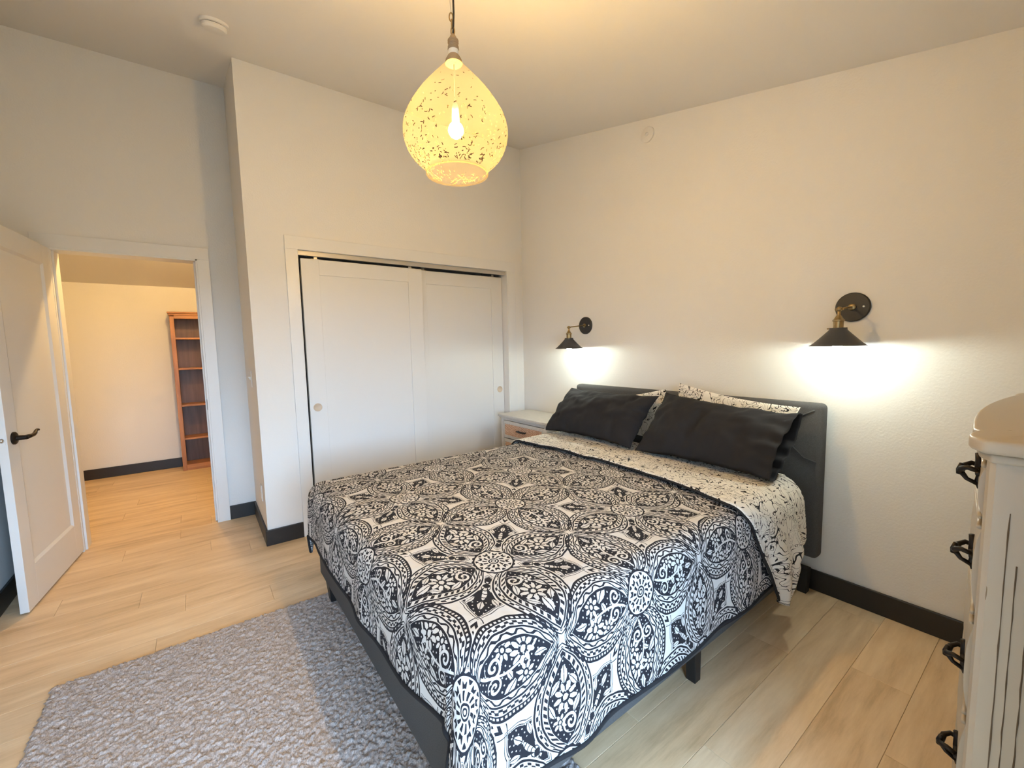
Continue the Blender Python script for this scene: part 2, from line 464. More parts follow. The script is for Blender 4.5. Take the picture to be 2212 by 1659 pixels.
def mat_cane():
    m, nt, b = new_mat('woven_cane'); X.nt = nt
    geo = nt.nodes.new('ShaderNodeNewGeometry'); sp = nt.nodes.new('ShaderNodeSeparateXYZ'); nt.links.new(geo.outputs['Position'], sp.inputs[0])
    y = X(sp.outputs[1]); z = X(sp.outputs[2])
    zig = xabs(X.op('FRACT', y * 16.0) - 0.5) * 0.045
    st = xsin((z + zig) * 420.0) * 0.5 + 0.5
    n = nt.nodes.new('ShaderNodeTexNoise'); n.inputs['Scale'].default_value = 60
    nt.links.new(geo.outputs['Position'], n.inputs['Vector'])
    f = st * 0.55 + X(n.outputs['Fac']) * 0.6 - 0.1
    cr = nt.nodes.new('ShaderNodeValToRGB'); nt.links.new(f.s, cr.inputs[0]); e = cr.color_ramp.elements
    e[0].position = 0.25; e[0].color = (0.42, 0.19, 0.10, 1); e[1].position = 0.75; e[1].color = (0.80, 0.60, 0.45, 1)
    nt.links.new(cr.outputs[0], b.inputs['Base Color']); b.inputs['Roughness'].default_value = 0.7
    return m

def mat_distressed():
    """cream paint worn through to brown along thin upright streaks and edges"""
    m, nt, b = new_mat('cream_worn_paint'); X.nt = nt
    geo = nt.nodes.new('ShaderNodeNewGeometry')
    mp = nt.nodes.new('ShaderNodeMapping'); mp.inputs['Scale'].default_value = (60, 60, 5)
    nt.links.new(geo.outputs['Position'], mp.inputs[0])
    n = nt.nodes.new('ShaderNodeTexNoise'); n.inputs['Scale'].default_value = 1.0; n.inputs['Detail'].default_value = 4
    nt.links.new(mp.outputs[0], n.inputs['Vector'])
    f = (X(n.outputs['Fac']) > 0.735)
    mx = nt.nodes.new('ShaderNodeMix'); mx.data_type = 'RGBA'; nt.links.new(f.s, mx.inputs[0])
    mx.inputs[6].default_value = (0.44, 0.375, 0.295, 1); mx.inputs[7].default_value = (0.20, 0.13, 0.07, 1)
    nt.links.new(mx.outputs[2], b.inputs['Base Color']); b.inputs['Roughness'].default_value = 0.35
    return m

M = {}
M['wall'] = plain('wall_paint', (0.83, 0.815, 0.785), 0.75, bump=(95, 0.22, 0.004), spec=0.25)
M['wall'].node_tree.nodes['Noise Texture'].inputs['Detail'].default_value = 1.0
M['ceiling'] = plain('ceiling_paint', (0.84, 0.82, 0.785), 0.85, spec=0.2)
M['white'] = plain('white_trim_paint', (0.80, 0.795, 0.78), 0.35)
M['doorwhite'] = plain('white_door_paint', (0.79, 0.785, 0.77), 0.4)
M['base'] = plain('black_stained_baseboard', (0.016, 0.014, 0.013), 0.38, bump=(60, 0.1, 0.001))
M['floor'] = mat_floor()
M['subfloor'] = plain('subfloor', (0.10, 0.07, 0.05), 0.9)
M['black'] = plain('black_iron', (0.018, 0.017, 0.018), 0.45, bump=(300, 0.1, 0.0005))
M['blackshade'] = plain('black_enamel_shade', (0.045, 0.047, 0.055), 0.42, bump=(400, 0.2, 0.0005))
M['lining'] = plain('white_enamel_lining', (0.80, 0.80, 0.78), 0.5)
M['brass'] = plain('aged_brass', (0.33, 0.24, 0.12), 0.32, 1.0)
M['steel'] = plain('brushed_steel', (0.62, 0.60, 0.57), 0.3, 1.0)
M['alu'] = plain('grey_aluminium_track', (0.55, 0.53, 0.50), 0.4, 0.6)
M['bronze'] = plain('dark_bronze', (0.022, 0.017, 0.014), 0.42, 0.7)
M['fabric'] = plain('charcoal_upholstery', (0.088, 0.088, 0.090), 0.9, spec=0.2, bump=(420, 0.5, 0.001), var=(300, 0.16))
M['blackcloth'] = plain('black_cotton', (0.021, 0.021, 0.024), 0.85, spec=0.25, bump=(500, 0.3, 0.0008))
M['leg'] = plain('black_plastic_leg', (0.012, 0.011, 0.011), 0.5)
M['mattress'] = plain('mattress_ticking', (0.75, 0.73, 0.70), 0.9)
M['greywash'] = plain('pale_grey_painted_wood', (0.62, 0.60, 0.56), 0.5, var=(30, 0.05))
M['cane'] = mat_cane()
M['cream'] = mat_distressed()
M['creamline'] = plain('worn_dark_groove', (0.10, 0.065, 0.035), 0.7)
M['oak'] = mat_wood('honey_oak', (0.30, 0.125, 0.045), (0.50, 0.23, 0.085))
M['oakx'] = mat_wood('honey_oak_shelf', (0.30, 0.125, 0.045), (0.50, 0.23, 0.085), 'x')
M['oakback'] = mat_wood('dark_bookcase_back', (0.10, 0.052, 0.034), (0.17, 0.09, 0.06))
M['rug'] = plain('grey_shag', (0.51, 0.455, 0.435), 0.95, spec=0.1, var=(240, 0.40))
M['rope'] = plain('jute_wrap', (0.34, 0.25, 0.16), 0.9, bump=(180, 0.8, 0.003))
M['plastic'] = plain('white_plastic', (0.80, 0.78, 0.74), 0.4)
M['beige'] = plain('beige_pull', (0.66, 0.53, 0.40), 0.45)
M['cord'] = plain('black_cord', (0.012, 0.011, 0.010), 0.6)
M['glass'] = mat_glass_shade()
M['flake'] = plain('bark_flake', (0.10, 0.05, 0.015), 0.8)
M['frost'] = plain('frosted_white', (0.92, 0.90, 0.86), 0.6)
M['medallion'] = mat_medallion()
M['vine'] = mat_vine()
M['bulb_warm'] = bulb_mat('warm_bulb', P_PEND, (1.0, 0.635, 0.215), 0.027)
M['bulb_white'] = bulb_mat('white_bulb', P_SCON, (0.92, 1.0, 0.88), 0.019)
M['bulb_hall'] = bulb_mat('hall_bulb', P_HALL, (1.0, 0.62, 0.235), 0.034)

# ------------------------------------------------------------------ floor
def build_floor():
    m = MB(); m.box(XL - 0.9, 0.1, YF - 0.2, HY + 0.1, -0.06, -0.008)
    fl = struct(m.build('floor', M['subfloor']))
    PW, PL, G = 0.186, 1.22, 0.0008
    cache = {}
    def plank(x0, x1, y0, y1):
        key = (round(x1 - x0, 3), round(y1 - y0, 3))
        if key not in cache:
            w, h = x1 - x0 - G, y1 - y0 - G; c = 0.0010; t = 0.008
            vs = [(0, 0, -t), (w, 0, -t), (w, h, -t), (0, h, -t), (0, 0, -c), (w, 0, -c), (w, h, -c), (0, h, -c), (c, c, 0), (w - c, c, 0), (w - c, h - c, 0), (c, h - c, 0)]
            fs = [(8, 9, 10, 11), (4, 5, 9, 8), (5, 6, 10, 9), (6, 7, 11, 10), (7, 4, 8, 11), (0, 1, 5, 4), (1, 2, 6, 5), (2, 3, 7, 6), (3, 0, 4, 7)]
            me = bpy.data.meshes.new('plank'); me.from_pydata(vs, [], fs); me.materials.append(M['floor']); me.update(); cache[key] = me
        o = bpy.data.objects.new('plank', cache[key]); COL.objects.link(o); o.parent = fl; o.location = (x0, y0, 0)
    known = {-1: -1.316, -2: -0.52}
    k0 = math.floor((YF - (-2.614)) / PW); k1 = math.ceil((HY + 2.614) / PW)
    rnd = random.Random(3)
    for k in range(k0, k1):
        y0 = max(-2.614 + k * PW, YF); y1 = min(-2.614 + (k + 1) * PW, HY)
        if y1 - y0 < 0.01: continue
        if y1 <= DA + 0.12:
            xa, xb = XL, (XD if y1 <= YD + 0.05 else 0.0 if y0 < 0.0 else -WL)
        else: xa, xb = XL - 0.8, -1.9
        j = known.get(k, rnd.uniform(-1.2, 0) + 0.0)
        x = j - math.ceil((j - xa) / PL) * PL
        while x < xb - 1e-6:
            a, b = max(x, xa), min(x + PL, xb)
            if b - a > 0.02: plank(a, b, y0, y1)
            x += PL
build_floor()

# ------------------------------------------------------------------ walls and ceiling
T = 0.12
OL, OR, OZ = -1.975, -0.18, 2.04           # closet opening
m = MB(); m.box(-WL, OL, 0, T, 0, ZC); m.box(OR, 0, 0, T, 0, ZC); m.box(OL, OR, 0, T, OZ, ZC)
struct(m.build('wall_back', M['wall']))
m = MB(); m.prism([(T, 0), (DA, 0), (DA, ceil_z(DA)), (T, ceil_z(T))], 'x', -WL, -WL + T); struct(m.build('wall_alcove_side', M['wall']))
m = MB(); m.box(-WL, 0, DA, DA + 0.13, 0, ceil_z(DA)); struct(m.build('wall_closet_inside', M['wall']))
# alcove wall with the hall doorway
DL, DR, DZ = -3.30, -2.535, 2.041
m = MB(); m.box(XL, DL, DA, DA + 0.13, 0, ceil_z(DA)); m.box(DR, -WL, DA, DA + 0.13, 0, ceil_z(DA)); m.box(DL, DR, DA, DA + 0.13, DZ, ceil_z(DA))
struct(m.build('wall_alcove', M['wall']))
m = MB(); m.prism([(YF, 0), (DA + 0.13, 0), (DA + 0.13, ceil_z(DA + 0.13)), (YF, ceil_z(YF))], 'x', 0, 0.12); struct(m.build('wall_right', M['wall']))
m = MB(); m.prism([(YF, 0), (DA + 0.13, 0), (DA + 0.13, ceil_z(DA + 0.13)), (YF, ceil_z(YF))], 'x', XL - 0.12, XL); struct(m.build('wall_left', M['wall']))
w = WIN; zf = ceil_z(YF)
m = MB(); m.box(XL, w['x0'], YF - T, YF, 0, zf); m.box(w['x1'], XD - 0.10, YF - T, YF, 0, zf); m.box(w['x0'], w['x1'], YF - T, YF, 0, w['z0']); m.box(w['x0'], w['x1'], YF - T, YF, w['z1'], zf)
struct(m.build('wall_front', M['wall']))
m = MB(); m.box(XD, 0, YD - T, YD, 0, ceil_z(YD - T)); m.prism([(YF - T, 0), (-3.30, 0), (-3.30, ceil_z(-3.30)), (YF - T, ceil_z(YF - T))], 'x', XD - 0.10, XD)  # second piece: unseen stub, added to block window light from the chest of drawers
struct(m.build('wall_front_right_light_block', M['wall']))
wf = empty('window_1', ((w['x0'] + w['x1']) / 2, YF - T, w['z0']), kind='structure')
xm = (w['x0'] + w['x1']) / 2
for a in ((w['x0'], w['x0'] + 0.05, w['z0'], w['z1']), (w['x1'] - 0.05, w['x1'], w['z0'], w['z1']), (w['x0'] + 0.05, w['x1'] - 0.05, w['z0'], w['z0'] + 0.05), (w['x0'] + 0.05, w['x1'] - 0.05, w['z1'] - 0.05, w['z1']), (xm - 0.02, xm + 0.02, w['z0'] + 0.05, w['z1'] - 0.05)):
    box('window_frame', M['white'], wf, a[0], a[1], YF - 0.09, YF - 0.05, a[2], a[3], 0.003)
m = MB(); m.prism([(YF - 0.15, ceil_z(YF - 0.15)), (DA + 0.2, ceil_z(DA + 0.2)), (DA + 0.2, ceil_z(DA + 0.2) + 0.1), (YF - 0.15, ceil_z(YF - 0.15) + 0.1)], 'x', XL - 0.12, 0.12)
struct(m.build('ceiling', M['ceiling']))
# hall
hx0, hx1, hy0 = XL - 0.8, -1.9, DA + 0.13
m = MB(); m.box(hx0, hx1, HY, HY + 0.1, 0, HZ + 0.1); struct(m.build('wall_hall_back', M['wall']))
m = MB(); m.prism([(hy0, 0), (HY, 0), (HY, hall_z(HY)), (hy0, hall_z(hy0))], 'x', hx0 - 0.1, hx0); struct(m.build('wall_hall_left', M['wall']))
m = MB(); m.prism([(hy0, 0), (HY, 0), (HY, hall_z(HY)), (hy0, hall_z(hy0))], 'x', hx1, hx1 + 0.1); struct(m.build('wall_hall_right', M['wall']))
m = MB(); m.box(hx0, XL - 0.12, hy0 - 0.1, hy0, 0, hall_z(hy0)); struct(m.build('wall_hall_front', M['wall']))
m = MB(); m.prism([(hy0, hall_z(hy0)), (HY + 0.1, hall_z(HY + 0.1)), (HY + 0.1, hall_z(HY + 0.1) + 0.08), (hy0, hall_z(hy0) + 0.08)], 'x', hx0 - 0.1, hx1 + 0.1)
struct(m.build('ceiling_hall', M['ceiling']))

# baseboards
BH, BT = 0.111, 0.014
def baseboard(name, x0, x1, y0, y1): return struct(box(name, M['base'], None, x0, x1, y0, y1, 0, BH, 0.003))
baseboard('baseboard_back', -WL - BT, -2.055, -BT, 0)
baseboard('baseboard_alcove_side', -WL - BT, -WL, 0.0, DA - BT)
baseboard('baseboard_alcove', -2.46, -WL, DA - BT, DA)
baseboard('baseboard_right', -BT, 0, YD, -0.01)
baseboard('baseboard_left', XL, XL + BT, YF, DA - BT)
baseboard('baseboard_hall', hx0, hx1, HY - BT, HY)
# door casing and jamb
tr = empty('trim_1', (DR, DA, 0), kind='structure')
box('casing_leg', M['white'], tr, DR, -2.46, DA - BT, DA, 0, DZ, 0.002)
box('casing_leg', M['white'], tr, DL - 0.085, DL, DA - BT, DA, 0, DZ, 0.002)
box('casing_head', M['white'], tr, DL - 0.085, -2.46, DA - BT, DA, DZ, DZ + 0.087, 0.002)
box('jamb', M['white'], tr, DR - 0.012, DR, DA - BT + 0.002, DA + 0.14, 0, DZ, 0.001)
box('jamb', M['white'], tr, DL, DL + 0.012, DA + 0.02, DA + 0.14, 0, DZ, 0.001)
box('jamb_head', M['white'], tr, DL, DR, DA - BT + 0.002, DA + 0.14, DZ - 0.012, DZ, 0.001)
box('door_stop', M['white'], tr, DR - 0.024, DR - 0.012, DA + 0.045, DA + 0.085, 0, DZ - 0.012, 0.001)
tag(box('strike_plate', M['black'], tr, DR - 0.0145, DR - 0.012, DA + 0.0, DA + 0.035, 0.90, 0.98, 0.0005), 'small black strike plate')
# closet casing, track
tr = empty('trim_2', (OL, 0, 0), kind='structure')
box('casing_leg', M['white'], tr, OL - 0.08, OL, -BT, 0, 0, OZ, 0.002)
box('casing_leg', M['white'], tr, OR, OR + 0.085, -BT, 0, 0, OZ, 0.002)
box('casing_head', M['white'], tr, OL - 0.08, OR + 0.085, -BT, 0, OZ, OZ + 0.089, 0.002)
box('jamb', M['white'], tr, OR - 0.012, OR, -BT + 0.002, T, 0, OZ, 0.001)
tag(box('sliding_track', M['alu'], tr, OL + 0.001, OR - 0.012, 0.012, 0.032, OZ - 0.032, OZ, 0.001), 'grey metal sliding door track')
box('track_top', M['alu'], tr, OL + 0.012, OR - 0.012, 0.032, 0.112, OZ - 0.006, OZ)

# ------------------------------------------------------------------ closet sliding doors
def closet_door(name, x0, x1, y0, pull_x):
    d = empty(name, ((x0 + x1) / 2, y0, 0.012), kind='structure')
    z0, z1, t, st = 0.012, 1.992, 0.034, 0.12
    box('stile', M['doorwhite'], d, x0, x0 + st, y0, y0 + t, z0, z1, 0.0015)
    box('stile', M['doorwhite'], d, x1 - st, x1, y0, y0 + t, z0, z1, 0.0015)
    box('rail', M['doorwhite'], d, x0 + st, x1 - st, y0, y0 + t, z1 - 0.11, z1, 0.0015)
    box('rail', M['doorwhite'], d, x0 + st, x1 - st, y0, y0 + t, z0, z0 + 0.2, 0.0015)
    box('panel', M['doorwhite'], d, x0 + st, x1 - st, y0 + 0.008, y0 + t - 0.008, z0 + 0.2, z1 - 0.11)
    zz = 0.925
    tag(MB().lathe([(0.0305, 0.002), (0.030, -0.0015), (0.0275, -0.0022), (0.0265, -0.0008), (0.0, -0.0006)], (pull_x, y0, zz), 'y', 28, False, False).build('finger_pull', M['beige'], d, True), 'round beige finger pull')
    for hx in (x0 + 0.10, x1 - 0.10):
        h = MB().box(hx - 0.012, hx + 0.012, y0 + 0.004, y0 + 0.008, z1 - 0.005, z1 + 0.022); h.box(hx - 0.03, hx + 0.03, y0 + 0.008, y0 + 0.011, z1 - 0.006, z1 + 0.004)
        h.build('roller_hanger', M['steel'], d, bevel=0.001)
    return d
closet_door('door_2', -1.953, -1.035, 0.034, -1.90)
closet_door('door_3', -1.10, -0.195, 0.074, -0.243)

# ------------------------------------------------------------------ hall door, standing open
def hall_door():
    ang = radians(-90 - 5.9)
    d = empty('door_1', (-3.302, 0.712, 0.0), kind='structure', rotz=ang)
    # local: +x from hinge towards the free edge, +y is the face seen by the camera (after rotation faces +x)
    Wd, t, z0, z1 = 0.805, 0.035, 0.012, 2.035
    st, bt, tp = 0.115, 0.215, 0.115
    m_ = M['doorwhite']
    box('stile', m_, d, 0, st, -t, 0, z0, z1, 0.0015)
    box('stile', m_, d, Wd - st, Wd, -t, 0, z0, z1, 0.0015)
    box('rail', m_, d, st, Wd - st, -t, 0, z0, z0 + bt, 0.0015)
    box('rail', m_, d, st, Wd - st, -t, 0, z1 - tp, z1, 0.0015)
    p = MB()
    s0, s1, q0, q1, dp = st, Wd - st, z0 + bt, z1 - tp, 0.011
    c = 0.014
    for sgn, yy in ((1, 0.0), (-1, -t)):
        o_ = [(s0, yy, q0), (s1, yy, q0), (s1, yy, q1), (s0, yy, q1)]
        yi = yy - sgn * dp
        i_ = [(s0 + c, yi, q0 + c), (s1 - c, yi, q0 + c), (s1 - c, yi, q1 - c), (s0 + c, yi, q1 - c)]
        p.add(o_ + i_, [(0, 1, 5, 4), (1, 2, 6, 5), (2, 3, 7, 6), (3, 0, 4, 7), (4, 5, 6, 7)])
    p.build('panel', m_, d)
    hx, hz = Wd - 0.065, 0.925
    h = MB().lathe([(0.0, 0.0), (0.033, 0.0), (0.033, 0.006), (0.029, 0.010), (0.014, 0.012), (0.011, 0.05), (0.0, 0.052)], (hx, 0, hz), 'y', 24).build('handle_rose', M['bronze'], d, True, angle=40)
    path = [(hx, 0.045, hz), (hx - 0.03, 0.050, hz + 0.001), (hx - 0.065, 0.051, hz + 0.001), (hx - 0.09, 0.050, hz + 0.006), (hx - 0.105, 0.049, hz + 0.016), (hx - 0.12, 0.049, hz + 0.021), (hx - 0.135, 0.050, hz + 0.018)]
    MB().tube(path, [0.012, 0.0105, 0.0095, 0.009, 0.0075, 0.006, 0.006], 12).build('lever', M['bronze'], h, True)
    h2 = MB().lathe([(0.033, 0.0), (0.033, -0.006), (0.011, -0.012), (0.011, -0.05)], (hx, -t, hz), 'y', 24).build('handle_rose', M['bronze'], d, True, angle=40)
    MB().tube([(hx, -t - 0.045, hz), (hx - 0.06, -t - 0.05, hz), (hx - 0.13, -t - 0.05, hz + 0.01)], 0.009, 10).build('lever', M['bronze'], h2, True)
    lp = MB().box(Wd - 0.0005, Wd + 0.0015, -t / 2 - 0.012, -t / 2 + 0.012, hz - 0.028, hz + 0.028).build('latch_plate', M['white'], d)
    tag(MB().sphere((Wd + 0.004, -t / 2, hz), 0.012, 16, 10, (0.9, 0.7, 1.0)).build('latch_bolt', M['steel'], lp, True), 'shiny silver latch bolt')
    for z in (0.25, 1.05, 1.80):
        MB().tube([(-0.004, -t - 0.004, z - 0.045), (-0.004, -t - 0.004, z + 0.045)], 0.006, 10).build('hinge', M['bronze'], d, True)
hall_door()

# ------------------------------------------------------------------ small wall and ceiling fittings
def fittings():
    c = Vector((-2.388, -0.447, ceil_z(-0.447)))
    e = empty('smoke_detector', c, 'round white smoke detector on the sloped ceiling above the doorway', 'smoke detector')
    tilt = atan2(SL, 1)
    rot = Matrix.Rotation(tilt, 3, 'X')
    def lath(prof, name, mat):
        m = MB().lathe(prof, (0, 0, 0), 'z', 40)
        m.v = [tuple(rot @ Vector(p) + c) for p in m.v]
        return m.build(name, mat, e, True, angle=35)
    lath([(0.066, 0.0), (0.066, -0.012), (0.062, -0.014)], 'base_ring', M['plastic'])
    lath([(0.050, -0.012), (0.050, -0.018)], 'vent_gap', M['black'])
    lath([(0.058, -0.018), (0.058, -0.030), (0.050, -0.038), (0.020, -0.041), (0.0, -0.041)], 'cover', M['plastic'])
    e = empty('round_cover', (0, -1.426, 2.76), 'small round white cover plate high on the wall over the bed', 'cover plate')
    MB().lathe([(0.050, 0.0), (0.050, -0.010), (0.044, -0.014), (0.0, -0.015)], (0, -1.426, 2.76), 'x', 36).build('disc', M['plastic'], e, True, angle=35)
    MB().lathe([(0.012, -0.0145), (0.012, -0.017), (0.0, -0.018)], (0, -1.426, 2.76), 'x', 20).build('centre_cap', M['plastic'], e, True)
    # light switch and outlet on the alcove side wall
    e = empty('light_switch', (-WL, 0.33, 1.145), 'white double light switch on the narrow alcove wall beside the doorway', 'light switch')
    box('plate', M['plastic'], e, -WL - 0.006, -WL, 0.275, 0.390, 1.085, 1.205, 0.002)
    for yy in (0.31, 0.355):
        tg = MB(); tg.add([(-WL - 0.006, yy - 0.005, 1.135), (-WL - 0.006, yy + 0.005, 1.135), (-WL - 0.018, yy + 0.004, 1.158), (-WL - 0.018, yy - 0.004, 1.158), (-WL - 0.006, yy + 0.005, 1.160), (-WL - 0.006, yy - 0.005, 1.160)], [(0, 1, 2, 3), (3, 2, 4, 5), (0, 3, 5), (1, 4, 2)])
        tg.build('toggle', M['plastic'], e)
    e = empty('wall_outlet', (-WL, 0.185, 0.33), 'white wall outlet low on the narrow alcove wall above the baseboard', 'outlet')
    box('plate', M['plastic'], e, -WL - 0.006, -WL, 0.150, 0.220, 0.272, 0.388, 0.002)
    for zz in (0.305, 0.355): box('socket', M['plastic'], e, -WL - 0.008, -WL - 0.005, 0.168, 0.202, zz - 0.016, zz + 0.016, 0.001)
fittings()

# ------------------------------------------------------------------ bed frame
BYL, BYR, BXF = -0.876, -2.470, -2.130
def bed():
    b = empty('bed', (-1.07, -1.673, 0), 'charcoal upholstered platform bed with low headboard and short black legs', 'bed')
    y0, y1, ztop = -2.536, -0.808, 1.018
    # headboard: padded slab
    hb = MB()
    N = 16
    prof = []
    # rounded box in (x,z) with soft corners extruded along y, ends rounded
    m = MB().box(-0.098, -0.016, y0, y1, 0.205, ztop)
    hbo = m.build('headboard', M['fabric'], b, True, bevel=0.026, seg=5)
    hbo.modifiers['bevel'].angle_limit = radians(30)
    # seams of the upholstery
    s = MB().tube([(-0.1005, -2.50, 0.985), (-0.1005, -2.43, 0.945), (-0.1005, -2.37, 0.90), (-0.1005, -2.30, 0.86)], 0.0035, 8)
    s.build('seam', M['fabric'], hbo, True)
    s = MB().tube([(-0.1005, -2.515, 0.72), (-0.101, -2.46, 0.735), (-0.1005, -2.40, 0.79), (-0.1005, -2.34, 0.84)], 0.003, 8)
    s.build('seam', M['fabric'], hbo, True)
    # rails
    for n, a in (('side_rail', (-2.08, -0.10, BYL - 0.05, BYL)), ('side_rail', (-2.08, -0.10, BYR, BYR + 0.05))):
        box(n, M['fabric'], b, *a, 0.130, 0.385, 0.012, 3)
    box('foot_rail', M['fabric'], b, BXF, -2.08, BYR, BYL, 0.130, 0.385, 0.014, 3)
    box('slat_deck', M['leg'], b, -2.08, -0.10, BYR + 0.05, BYL - 0.05, 0.30, 0.34)
    mt = MB().box(-2.09, -0.105, BYR + 0.02, BYL - 0.02, 0.385, 0.625).build('mattress', M['mattress'], b, True, bevel=0.05, seg=4)
    # legs
    def leg(x, y, r0=0.026, r1=0.018, z0=0.0):
        MB().prism([(x - r0, y - r0), (x + r0, y - r0), (x + r0, y + r0), (x - r0, y + r0)], 'z', 0.05, 0.14)
        m = MB(); m.add([(x - r1, y - r1, z0), (x + r1, y - r1, z0), (x + r1, y + r1, z0), (x - r1, y + r1, z0), (x - r0, y - r0, 0.135), (x + r0, y - r0, 0.135), (x + r0, y + r0, 0.135), (x - r0, y + r0, 0.135)],
                        [(0, 3, 2, 1), (4, 5, 6, 7), (0, 1, 5, 4), (1, 2, 6, 5), (2, 3, 7, 6), (3, 0, 4, 7)])
        m.build('leg', M['leg'], b, bevel=0.003)
    leg(-2.085, -0.985, 0.036, 0.026, 0.019); leg(-2.085, -2.36, 0.036, 0.026, 0.019)
    leg(-1.084, BYR + 0.03, 0.021, 0.020); leg(-1.084, BYL - 0.03, 0.021, 0.020)
    leg(-0.065, -2.47, 0.026, 0.022); leg(-0.065, -0.89, 0.026, 0.022)
bed()

# ------------------------------------------------------------------ comforter
CX, CYL, CYR, CR, CZ = -2.100, -0.925, -2.445, 0.070, 0.648
def drape(s, t, lift=0.0, flare=0.05):
    """unrolled cloth coordinates (s along x, t along y) -> point lying on the bed and hanging over its edges"""
    ds = max(0.0, CX - s)
    if t > CYL: dt, ys, yb = t - CYL, 1.0, CYL
    elif t < CYR: dt, ys, yb = CYR - t, -1.0, CYR
    else: dt, ys, yb = 0.0, 0.0, t
    xb = max(s, CX); r = hypot(ds, dt); R = CR + lift
    if r < 1e-9:
        crown = 0.012 * (1 - ((t - (CYL + CYR) / 2) / 0.80) ** 2) * min(1.0, (s - CX) / 0.3 + 0.4)
        return Vector((xb, yb, CZ + lift + crown * 0.6 + 0.004 * nz(s * 5, t * 5) + 0.0022 * nz(s * 16, t * 16)))
    rr = r + 0.0
    arc = R * pi / 2
    if rr < arc: out = R * sin(rr / R); dz = R * (1 - cos(rr / R))
    else: out = R; dz = R + (rr - arc)
    hang = max(0.0, dz - R * 0.7)
    cx, cy = ds / r, dt / r
    th = atan2(dt, ds)                       # 0: foot, pi/2: side
    k = sin(2 * th) ** 2 if (ds > 0 and dt > 0) else 0.0
    along = t if dt == 0 else (s if ds == 0 else 0.0)
    wav = 0.010 * sin(along * 13.0 + 2 * nz(along * 3, 1.3)) + 0.008 * nz(along * 7, 4.1)
    kc = (0.30 + 0.16 * cos(7 * th + 0.6) + 0.05 * sin(15 * th)) if ys < 0 else 0.02
    out += hang * (flare + wav * 2.2 * (1 - k)) + k * hang * kc
    p = Vector((xb - cx * out, yb + ys * cy * out, CZ + lift - dz))
    q = 0.004 * nz(s * 6, t * 6, 3.0)
    p.x += -cx * q; p.y += ys * cy * q
    return p
def comforter():
    c = empty('comforter', (-1.2, -1.68, CZ), 'black and white medallion print comforter spread over the bed with its top folded back', 'comforter')
    s0 = -0.33
    t0, t1 = CYL + 0.30, CYR - 0.435
    nu, nv = 120, 150
    def s_end(t): return CX - interp([CYR - 0.435, -2.72, -2.58, -2.42, -2.2, -1.9], [0.335, 0.285, 0.235, 0.235, 0.29, 0.315], t)
    def sv(i, t): return lerp(s0, s_end(t), i / (nu - 1))
    Tt = [lerp(t0, t1, j / (nv - 1)) for j in range(nv)]
    m = MB().grid(nu, nv, lambda i, j: drape(sv(i, Tt[j]), Tt[j]))
    # thickness: lower layer
    uv = [(sv(i, Tt[j]), Tt[j]) for i in range(nu) for j in range(nv)]
    o = m.build('cover', M['medallion'], c, True, uv=uv)
    sd = o.modifiers.new('solid', 'SOLIDIFY'); sd.thickness = 0.012; sd.offset = -1
    # piping along the hem
    hem = [drape(sv(i, t0), t0) for i in range(nu)] + [drape(s_end(t), t) for t in Tt[1:]] + [drape(sv(i, t1), t1) for i in range(nu - 2, -1, -1)]
    MB().tube(hem, 0.0065, 8).build('hem_piping', M['blackcloth'], c, True)
    # turned-back top with the vine print of the reverse side
    xl_top = ([-2.52, -2.445, -2.30, -1.80, -1.30, -0.85], [-0.872, -0.862, -0.812, -0.757, -0.762, -0.790])
    def edges(t):
        dt = max(0.0, CYR - t)
        if t >= CYR: return interp(*xl_top, t), -0.285
        dz = dt
        return interp([0, 0.08, 0.28, 0.49, 0.545], [-0.862, -0.85, -0.735, -0.605, -0.566], dz), interp([0, 0.05, 0.12, 0.22, 0.32, 0.355, 0.39, 0.46, 0.52, 0.545], [-0.30, -0.325, -0.335, -0.338, -0.352, -0.435, -0.415, -0.465, -0.540, -0.563], dz)
    ta, tb = CYL + 0.26, CYR - 0.545
    nv2, nu2 = 150, 44
    TT = [lerp(ta, tb, j / (nv2 - 1)) for j in range(nv2)]
    def bp(i, j):
        t = TT[j]; a, b_ = edges(t); u = i / (nu2 - 1); x = lerp(b_, a, u)
        p = drape(x, t, 0.020, 0.02)
        dt = max(0.0, CYR - t)
        if dt > 0.08:
            h = min(1.0, (dt - 0.08) / 0.25)
            p.y -= h * (0.045 * sin(pi * u) ** 1.2 + 0.014 * sin(u * 17 + dt * 6)) * (1 - 0.35 * max(0, (dt - 0.35) / 0.22)) + 0.006 * h
        p.z += 0.006 * nz(x * 7, t * 7, 9.0) if dt == 0 else 0
        return p
    m = MB().grid(nu2, nv2, bp, flip=True)
    uv = [(lerp(*edges(TT[j])[::-1], i / (nu2 - 1)) , TT[j]) for i in range(nu2) for j in range(nv2)]
    o = m.build('turned_back_top', M['vine'], c, True, uv=uv)
    tag(o, 'white reverse side with black vine print')
    sd = o.modifiers.new('solid', 'SOLIDIFY'); sd.thickness = 0.010; sd.offset = 1.0 if False else -1
    pp = [bp(nu2 - 1, j) for j in range(nv2)] + [bp(i, nv2 - 1) for i in range(nu2 - 2, -1, -1)]
    pp += [bp(0, j) for j in range(nv2 - 2, nv2 - 22, -1)]
    MB().tube(pp, 0.0062, 8).build('edge_piping', M['blackcloth'], c, True)
comforter()

